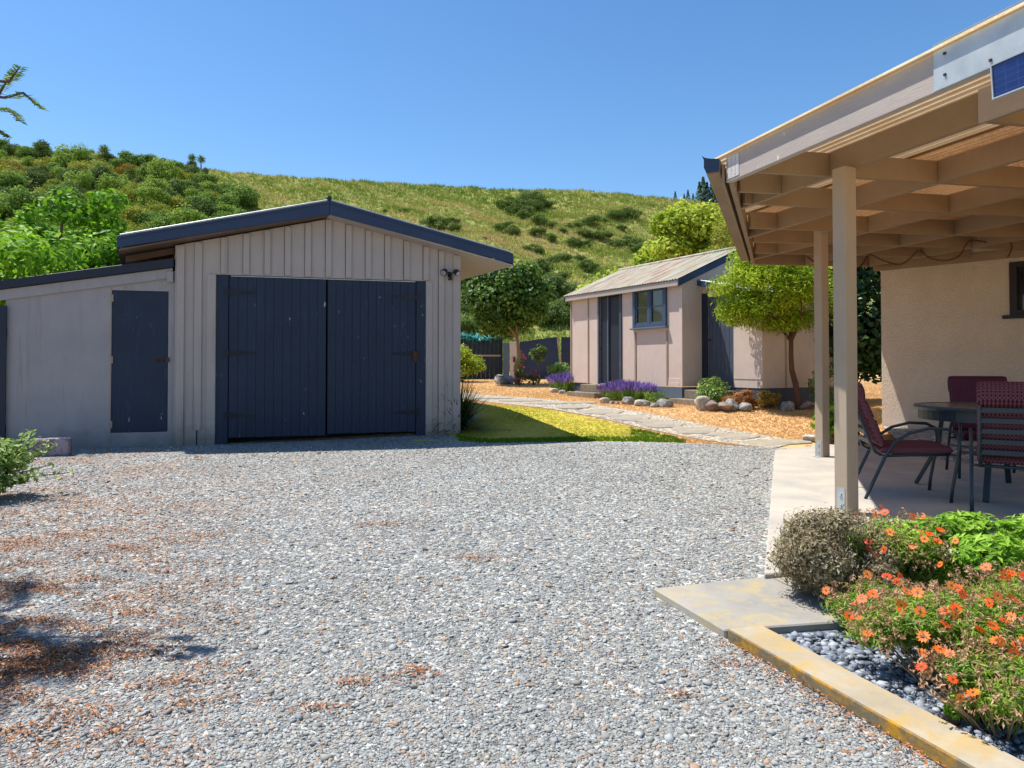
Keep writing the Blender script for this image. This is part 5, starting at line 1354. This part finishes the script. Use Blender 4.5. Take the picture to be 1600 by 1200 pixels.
q = gp(1030, 634); shrub('low_herb', (q.x, q.y + .3, q.z), (.3, .2, .14), lm_mid, 500, .07, .014, 'low thin green herb at the right end of the lavender bed', 'plant', 23, 8)

# spiky clump beside the garage
def spiky(px, py, n, L, wd, mat, label, seed, spread=1.0, name='flax'):
    q = gp(px, py); r = np.random.default_rng(seed); V = []; Fc = []; T = []
    for i in range(n):
        a = r.uniform(0, 2 * np.pi); el = r.uniform(.25, 1.4); l = L * r.uniform(.6, 1.1)
        d = np.array([math.cos(a), math.sin(a), 0]); e = np.array([-math.sin(a), math.cos(a), 0]); p = d * r.uniform(0, .10); o = len(V); S_ = 6
        for k in range(S_ + 1):
            t = k / S_; pos = p + d * (l * t * math.cos(el) * spread) + np.array([0, 0, l * (t * math.sin(el) - .42 * t * t * math.cos(el) * 1.3)])
            pos[2] = max(pos[2], .01); w2 = wd * (1 - t) ** .6 * .5 + .0005; V += [pos - e * w2, pos + e * w2]; T += [float(np.clip(.4 + r.normal(0, .2), 0, 1))] * 2
            if k < S_: b = o + 2 * k; Fc.append((b, b + 1, b + 3, b + 2))
    root = empty(name, q, 0, label, 'plant'); link('leaves', fastmesh(name, np.array(V), np.array(Fc), T), mat, root); return root
fx_ = spiky(724, 672, 520, 1.05, .024, lm_flax, 'dark green spiky clump at the right corner of the garage', 31)
fx_.location.x -= .12; fx_.location.y += .15
q = gp(1352, 705); shrub('leafy_plant', (q.x + .05, q.y + .9, 0.02), (.36, .3, .34), lm_bright, 900, .11, .07, 'bright green leafy plant at the house corner behind the left chair', 'plant', 33, 12)

# tree with bright leaves behind the lean-to
tree('leafy_tree', (-7.6, 12.2, zg(12.2)), 1.7, (-.1, 0, 2.5), (2.05, 1.6, 1.55), lm_bright, 17000, .14, .075, 'bright green broad-leaved tree leaning over the lean-to roof', 40, 44, .12, .27, m_bark, .5,
     extra=[(np.array([.9, -1.0, 2.0]), np.array([.7, .6, .45]), .1), (np.array([-.3, -1.6, 1.75]), np.array([.8, .6, .45]), .1), (np.array([-.9, -1.9, 1.6]), np.array([.7, .6, .4]), .05), (np.array([.75, -2.6, 2.42]), np.array([.55, .4, .22]), .05), (np.array([.4, -1.9, 2.5]), np.array([.9, .6, .4]), .05)])
# shrub at the left edge
rl = shrub('budding_shrub', (-4.48, 5.95, 0), (.36, .45, .30), lm_hebe, 1500, .07, .035, 'straggly pale green shrub with arching twigs at the left edge of the gravel', 'shrub', 41, 14, .6)
mb = MB(); tw = []
rr2 = random.Random(5)
for i in range(16):
    a = rr2.uniform(-1.2, 1.0); L_ = rr2.uniform(.45, .75); el = rr2.uniform(.3, 1.1)
    e = Vector((math.cos(a) * math.cos(el), math.sin(a) * math.cos(el), math.sin(el))) * L_; m_ = e * .5 + Vector((0, 0, .08))
    mb.tube([(0, 0, .05), tuple(m_), tuple(e)], [.008, .006, .003], 5)
    for k in range(26):
        t = rr2.uniform(.4, 1.05); tw.append([*(m_.lerp(e, max(0, t * 2 - 1)) + Vector((rr2.gauss(0, .025), rr2.gauss(0, .025), rr2.gauss(0, .025))))])
mb.build('twig', m_bark, rl)
V_, F_, T_ = leaves(np.array(tw), rng.normal(size=(len(tw), 3)) + [0, 0, .6], .055, .03, rng.uniform(.3, 1, len(tw)), 5); link('twig_leaves', fastmesh('twig_leaves', V_, F_, T_), lm_hebe, rl)

# overhanging feathery tree at the top left, its trunk outside the frame
ft = empty('feathery_tree', (-3.95, 3.45, 0), 0, 'feathery-leaved tree whose branch tips enter at the top left edge', 'tree')
mb = MB(); mb.tube([(0, 0, -.05), (.05, 0, .9), (-.05, .05, 1.7), (0, 0, 2.4)], [.09, .075, .06, .05], 9); pin = []; pa = []
rr3 = random.Random(12)
def frond(s, e, sag, n=16, ll=.05):
    s = Vector(s); e = Vector(e); m_ = s.lerp(e, .5) + Vector((0, 0, sag)); pts = [s.lerp(m_, t * 2) if t < .5 else m_.lerp(e, t * 2 - 1) for t in [i / 8 for i in range(9)]]
    mb.tube(pts, [.006 * (1 - .8 * i / 8) + .001 for i in range(9)], 5)
    d = (e - s).normalized(); sd2 = d.cross(Vector((0, 0, 1))).normalized()
    for i in range(n):
        t = .15 + .85 * i / n; p = s.lerp(m_, t * 2) if t < .5 else m_.lerp(e, t * 2 - 1)
        for sg in (-1, 1):
            ax = (sd2 * sg + d * .55 + Vector((0, 0, rr3.uniform(-.5, -.1)))).normalized(); pin.append([*(p + ax * ll * .5)]); pa.append([*ax])
def loc_(px, py, Y): return Vector(ray(px, Y, py)) - Vector(ft.location)
tips = [((8, 125, 3.3), (26, 100, 3.25), .0), ((2, 150, 3.3), (62, 168, 3.25), .05), ((-8, 168, 3.2), (28, 188, 3.15), .03), ((-20, 200, 3.2), (5, 212, 3.2), .02), ((-10, 150, 3.4), (14, 108, 3.4), .0)]
bs_ = Vector((0, 0, 2.35))
for a, b, sg in tips:
    A_ = loc_(*a); B_ = loc_(*b); mb.tube([bs_, bs_.lerp(A_, .5) + Vector((0, 0, .15)), A_], [.03, .018, .006], 6); frond(A_, B_, sg, 18, .035)
for i in range(60):
    a = rr3.uniform(0, 2 * math.pi); rr_ = rr3.uniform(.3, 1.15); z = 2.5 + rr3.uniform(-.2, 1.5)
    c = Vector((math.cos(a) * rr_ - .25, math.sin(a) * rr_ - .15, z))
    if i % 2 == 0: mb.tube([bs_, bs_.lerp(c, .5) + Vector((0, 0, .1)), c], [.03, .016, .005], 5)
    wp = Vector(ft.location) + c
    for k in range(5):
        e = c + Vector((rr3.gauss(0, .16), rr3.gauss(0, .16), rr3.gauss(-.03, .08)))
        we = Vector(ft.location) + e
        if 800 + F * we.x / we.y > -25 or 800 + F * wp.x / wp.y > -25: continue
        frond(c, e, .02, 12, .045)
mb.build('trunk', m_bark, ft)
lm_feath = leafmat("leaf_feathery", G((0, (60, 92, 34)), (1, (122, 152, 64))), .4)
V_, F_, T_ = leaves(np.array(pin), np.tile([0, 0, 1.], (len(pin), 1)) + rng.normal(0, .3, (len(pin), 3)), .045, .012, rng.uniform(0, 1, len(pin)), 6, axis=np.array(pa)); link('crown', fastmesh('feather_leaves', V_, F_, T_), lm_feath, ft)

# ---------------------------------------------------------------- flower bed in front
m_eye, t_, p_ = newmat("flower_eye"); p_.inputs['Base Color'].default_value = srgb(74, 40, 60)
shrub('grey_shrub', (1.53, 3.36, .01), (.34, .30, .262), lm_grey, 21000, .024, .009, 'grey-brown twiggy shrub at the corner of the step slab', 'shrub', 51, 30, .3, sub=.34, shell=.35)
gsb = [o for o in COL.objects if o.name.startswith('grey_shrub')][0]
r_ = np.random.default_rng(5)
mb = MB()
for i in range(90):
    d = r_.normal(size=3); d[2] = abs(d[2]) + .2; d /= np.linalg.norm(d); e = d * np.array([.32, .29, .36]) * r_.uniform(.9, 1.18) + [0, 0, .06]
    mb.tube([tuple(e * .35), tuple(e * .7 + r_.normal(0, .01, 3)), tuple(e)], [.002, .0014, .0008], 4, False)
mb.build('twig', m_barkg, gsb)

def daisy(loc, rad, h, n, nf, label, seed, fl_up=(-.25, -.65, .7), cz=None, k=18):
    root = empty('orange_daisy', (*loc, .01), 0, label, 'flowering plant'); r = np.random.default_rng(seed)
    bl = subblobs((0, 0, h * .5), (rad, rad * .9, h * .5), k, seed, .38)
    link('foliage', crown_mesh('daisy_fol', bl, n, .036, .0055, seed, .28, 1.1, 1.1), lm_dais, root)
    D = r.normal(size=(nf * 6, 3)); D[:, 2] = np.abs(D[:, 2]) + .15; D /= np.linalg.norm(D, axis=1, keepdims=True)
    D = D[(D[:, 1] < .4)][:nf * 4]
    P = D * np.array([rad, rad * .9, h * .5]) * r.uniform(.92, 1.06, (len(D), 1)) + [0, 0, h * .52]
    blossoms(root, P[:nf], .0215, lm_flow, 12, fl_up, seed, 'flower', m_eye)
    # dried heads
    D = r.normal(size=(n // 34, 3)); D[:, 2] = np.abs(D[:, 2]) * .9; D /= np.linalg.norm(D, axis=1, keepdims=True)
    P = D * np.array([rad, rad * .9, h * .5]) * r.uniform(.85, 1.08, (len(D), 1)) + [0, 0, h * .5]
    P = np.repeat(P, 6, 0) + r.normal(0, .005, (len(P) * 6, 3))
    V, Fc, T = leaves(P, r.normal(size=P.shape), .017, .006, r.uniform(0, 1, len(P)), seed); link('seed_heads', fastmesh('seed_heads', V, Fc, T), lm_head, root)
    mb = MB()
    for i in range(60):
        e = P[r.integers(len(P))]; mb.tube([(e[0] * .3, e[1] * .3, 0), tuple(e * [.7, .7, .6]), tuple(e)], [.003, .002, .0012], 4, False)
    mb.build('stem', m_barkg, root)
    return root
daisy((1.86, 3.46), .31, .42, 12350, 34, 'orange daisy bush beside the grey-brown shrub at the patio edge', 61)
daisy((1.56, 2.98), .23, .24, 6760, 13, 'low orange daisy bush in front of the grey-brown shrub', 62)
daisy((1.55, 2.52), .33, .34, 18200, 44, 'large orange daisy bush spilling towards the kerb', 63)
daisy((1.95, 2.68), .34, .36, 14300, 24, 'orange daisy bush with many dry heads at the right edge', 64)
daisy((1.52, 2.20), .24, .26, 10400, 11, 'nearest low orange daisy bush overhanging the kerb', 65)
daisy((1.80, 2.30), .26, .32, 10400, 13, 'orange daisy bush at the right edge just behind the nearest one', 69)
shrub('euphorbia_bush', (2.22, 3.42, .01), (.42, .34, .225), lm_euph, 9000, .058, .017, 'bright lime-green leafy bush between the daisies and the patio', 'shrub', 66, 34, .9, sub=.26)
shrub('euphorbia_bush', (2.75, 3.6, .01), (.40, .34, .21), lm_euph, 6500, .058, .017, 'second bright green bush running out of frame at the right edge', 'shrub', 67, 28, .9, sub=.26)
mb = MB(); bm_pts = []
q = (1.47, 2.10)
root = shrub('seedling', (1.38, 2.20, .05), (.07, .07, .05), lm_bright, 160, .035, .012, 'small bright green sprig on the kerb beneath the daisies', 'plant', 68, 6)

# ---------------------------------------------------------------- hillside bushes and trees
protos = {}
def proto(key, mat, rad, n, L, W, seed, k=14, trunk=False, sub=.4):
    bl = subblobs((0, 0, rad[2] * .75), rad, k, seed, sub); me = crown_mesh('crown_' + key, bl, n, L, W, seed, .5, .5); me.materials.append(mat); protos[key] = me
for i in range(3):
    proto('dense%d' % i, lm_mid, (1, 1, .85), 3400, .11, .075, 100 + i, 20)
    proto('darkb%d' % i, lm_dark, (1, 1, .85), 3400, .11, .075, 110 + i, 20)
    proto('gorse%d' % i, lm_gorse, (1.15, 1, .6), 3200, .10, .06, 120 + i, 22, sub=.34)
proto('brightb', lm_hb, (1, 1, .9), 3400, .11, .075, 130, 20)
proto('olive', lm_olive, (1, 1, .8), 2800, .11, .06, 131, 16)
proto('rusty', lm_brown, (1.1, 1, .6), 2600, .11, .055, 132, 16)
def hb(key, p, r, label, cat, group=None, name='hillside_bush', rz=0, zs_=1):
    o = bpy.data.objects.new(name, protos[key]); COL.objects.link(o); o.location = (p.x, p.y, p.z - .1 * r); o.scale = (r, r, r * zs_); o.rotation_euler = (0, 0, rz)
    return tag(o, label, cat, group)
rh = random.Random(21)
LBL = {'dense': ('mid green bush in the dense scrub on the left hillside', 'mid green scrub bushes on the left hillside'),
       'darkb': ('dark green bush in the dense scrub on the left hillside', 'dark green scrub bushes on the left hillside'),
       'bright': ('bright green tree in the scrub on the left hillside', 'bright green trees on the left hillside'),
       'olive': ('yellowish olive bush in the scrub on the left hillside', 'olive bushes on the left hillside'),
       'rusty': ('rusty brown bush in the scrub on the left hillside', 'rusty bushes on the left hillside')}
cnt = 0; tries = 0; placed = []
while cnt < 215 and tries < 6000:
    tries += 1
    px = rh.uniform(-60, 395); ridge = float(np.interp(px, _rx, _ry)); py = rh.uniform(ridge + 3, 395)
    if px > 300 and rh.random() < ((px - 300) / 95 if py < 330 else (px - 330) / 60): continue
    if px > 330 and py < ridge + 22: continue
    p = hill_pt(px, py); r = rh.uniform(1.3, 2.9) * (.7 if py < ridge + 14 else 1)
    if any((p - q_).length < (r + r2_) * .52 for q_, r2_ in placed): continue
    placed.append((p, r)); k = rh.random()
    top = py < ridge + 30
    if k < (.2 if top else .05): key, kk = 'rusty', 'rusty'
    elif k < .36: key, kk = 'olive', 'olive'
    elif k < .48: key, kk = 'brightb', 'bright'
    elif k < .80: key, kk = 'dense%d' % rh.randrange(3), 'dense'
    else: key, kk = 'darkb%d' % rh.randrange(3), 'darkb'
    where = ('along the skyline' if py < ridge + 20 else 'high up' if py < ridge + 60 else 'halfway down' if py < ridge + 110 else 'low down') + (' at far left' if px < 90 else ' above the leafy tree' if px < 200 else " above the garage roof's left end" if px < 300 else " at the scrub's right edge")
    hb(key, p, r * rh.uniform(.85, 1.15), LBL[kk][0].replace('in the dense scrub on the left hillside', 'in the hillside scrub').replace('in the scrub on the left hillside', 'in the hillside scrub') + ' ' + where, 'bush', LBL[kk][1], 'hillside_bush' if kk != 'bright' else 'hillside_tree', rh.uniform(0, 6), rh.uniform(.8, 1.25)); cnt += 1
gl_ = [(709, 343, 20), (709, 356, 26), (680, 347, 46), (630, 328, 14), (602, 329, 10), (703, 342, 16),
       (793, 352, 44), (800, 362, 26), (847, 344, 34), (858, 349, 26), (841, 360, 30), (859, 371, 24), (898, 350, 28), (880, 360, 16), (925, 345, 30), (938, 342, 22), (960, 334, 34), (985, 333, 34),
       (925, 364, 34), (945, 368, 34), (970, 356, 20), (910, 363, 28), (898, 378, 30), (920, 380, 22), (985, 378, 40), (1000, 386, 36), (958, 381, 20), (832, 386, 28), (843, 392, 20), (877, 402, 36), (865, 406, 24), (905, 403, 20), (922, 416, 36), (880, 428, 26), (370, 292, 30), (385, 298, 26), (345, 318, 34), (757, 372, 8), (988, 347, 6)]
for i, (px, py, w_) in enumerate(gl_):
    p = hill_pt(px, py + w_ * .22); hb('gorse%d' % (i % 3), p, w_ / F * p.y * .56, 'gorse bush on the open slope, ' + ('upper' if py < 342 else 'middle' if py < 372 else 'lower') + ' row, ' + ('above the garage roof' if px < 720 else 'above the round-headed tree' if px < 868 else 'above the left end of the shed' if px < 950 else 'beside the yellow-green tree'), 'bush', 'gorse bushes on the open slope', 'gorse_bush', i * 1.3, rh.uniform(.8, 1.1))
for i, (px, py, w_) in enumerate([(800, 318, 40), (822, 314, 44), (842, 312, 40), (812, 328, 36), (832, 322, 34), (822, 336, 26), (850, 318, 26)]):
    p = hill_pt(px, py + w_ * .2); hb('gorse%d' % (i % 3), p, w_ / F * p.y * .6, 'gorse bush in the big wedge-shaped clump just below the ridge', 'bush', 'gorse bushes of the big clump below the ridge', 'gorse_bush', i * 2.1)
for i, (px, py, w_) in enumerate([(725, 440, 50), (745, 452, 50), (735, 480, 55), (765, 500, 60), (800, 505, 55), (840, 498, 55), (868, 460, 60), (885, 480, 60), (858, 440, 46), (872, 500, 50), (730, 510, 50), (895, 455, 40), (850, 470, 50), (780, 520, 50), (715, 420, 40), (845, 425, 40)]):
    p = hill_pt(px, py + w_ * .2); hb(('gorse%d' if i % 3 else 'darkb%d') % (i % 3), p, w_ / F * p.y * .55, 'dark scrub bush at the hill foot, ' + ('left of the round-headed tree' if px < 762 else 'behind the round-headed tree' if px < 842 else 'between the round-headed tree and the shed') + (', upper row' if py < 462 else ', lower row'), 'bush', 'scrub bushes at the foot of the hill', 'scrub_bush', i * 1.7)
# cabbage trees on the skyline and among the scrub
def cab_mesh(seed):
    r = np.random.default_rng(seed); n = 160; D = r.normal(size=(n, 3)); D[:, 2] += .35; D /= np.linalg.norm(D, axis=1, keepdims=True)
    P = D * .55 + [0, 0, 0]; V, Fc, T = leaves(P, np.cross(D, r.normal(size=(n, 3))), 1.0, .09, r.uniform(0, .8, n), seed, 0, D); me = fastmesh('cabbage_head', V, Fc, T); me.materials.append(lm_gorse); return me
cm = cab_mesh(3); mb = MB(); mb.tube([(0, 0, 0), (.05, 0, 1.2), (0, 0, 2.2)], [.16, .12, .1], 7); tm = bpy.data.meshes.new('cab_trunk'); tm.from_pydata(mb.v, [], mb.f); tm.materials.append(m_barkg)
for px, py, s_, lb in ((312, 262, .85, 'lone cabbage tree standing clear on the skyline left of the garage ridge'), (298, 262, .9, 'broad dark cabbage tree beside the lone one on the skyline'), (160, 254, 1.1, 'cabbage tree among the scrub on the left skyline'), (200, 288, 1.0, 'cabbage tree standing in the middle of the left hillside scrub'), (88, 262, 1.0, 'cabbage tree in the scrub at far left'), (216, 300, .9, 'lower cabbage tree in the left hillside scrub')):
    p = hill_pt(px, py); r_ = empty('cabbage_tree', (p.x, p.y, p.z - .1), px, lb, 'tree')
    c = bpy.data.objects.new('crown', cm); COL.objects.link(c); c.parent = r_; c.location = (0, 0, 1.9 * s_ + .3); c.scale = (s_ * 1.1,) * 3
    c = bpy.data.objects.new('trunk', tm); COL.objects.link(c); c.parent = r_; c.scale = (s_, s_, s_)
# conifers beyond the ridge on the right
def conifer(seed):
    r = np.random.default_rng(seed); n = 500; z = r.uniform(.1, 1, n); a = r.uniform(0, 2 * np.pi, n); rad = (1 - z) * .24 * r.uniform(.5, 1.1, n) + .01
    P = np.stack([np.cos(a) * rad, np.sin(a) * rad, z], 1); N = np.stack([np.cos(a), np.sin(a), 1 + 0 * a], 1); V, Fc, T = leaves(P, N, .09, .03, r.uniform(0, .6, n), seed); me = fastmesh('conifer', V, Fc, T); me.materials.append(lm_dark); return me
cms = [conifer(1), conifer(2)]
for i, (px, h) in enumerate([(1056, 3.0), (1070, 2.6), (1076, 3.4), (1084, 2.8), (1094, 5.2), (1100, 6.2), (1106, 5.4), (1114, 6.0), (1120, 7.2), (1126, 6.4), (1132, 7.0), (1012, 1.3)]):
    u = (px - 800) / F; Y = RD + 3; o = bpy.data.objects.new('conifer', cms[i % 2]); COL.objects.link(o)
    o.location = (u * Y, Y, float(hill_z(u, Y)) - .3); o.scale = (h * 1.1, h * 1.1, h * 1.05); tag(o, 'small dark pointed conifer on the skyline above the yellow-green tree', 'tree', 'conifers on the right skyline')
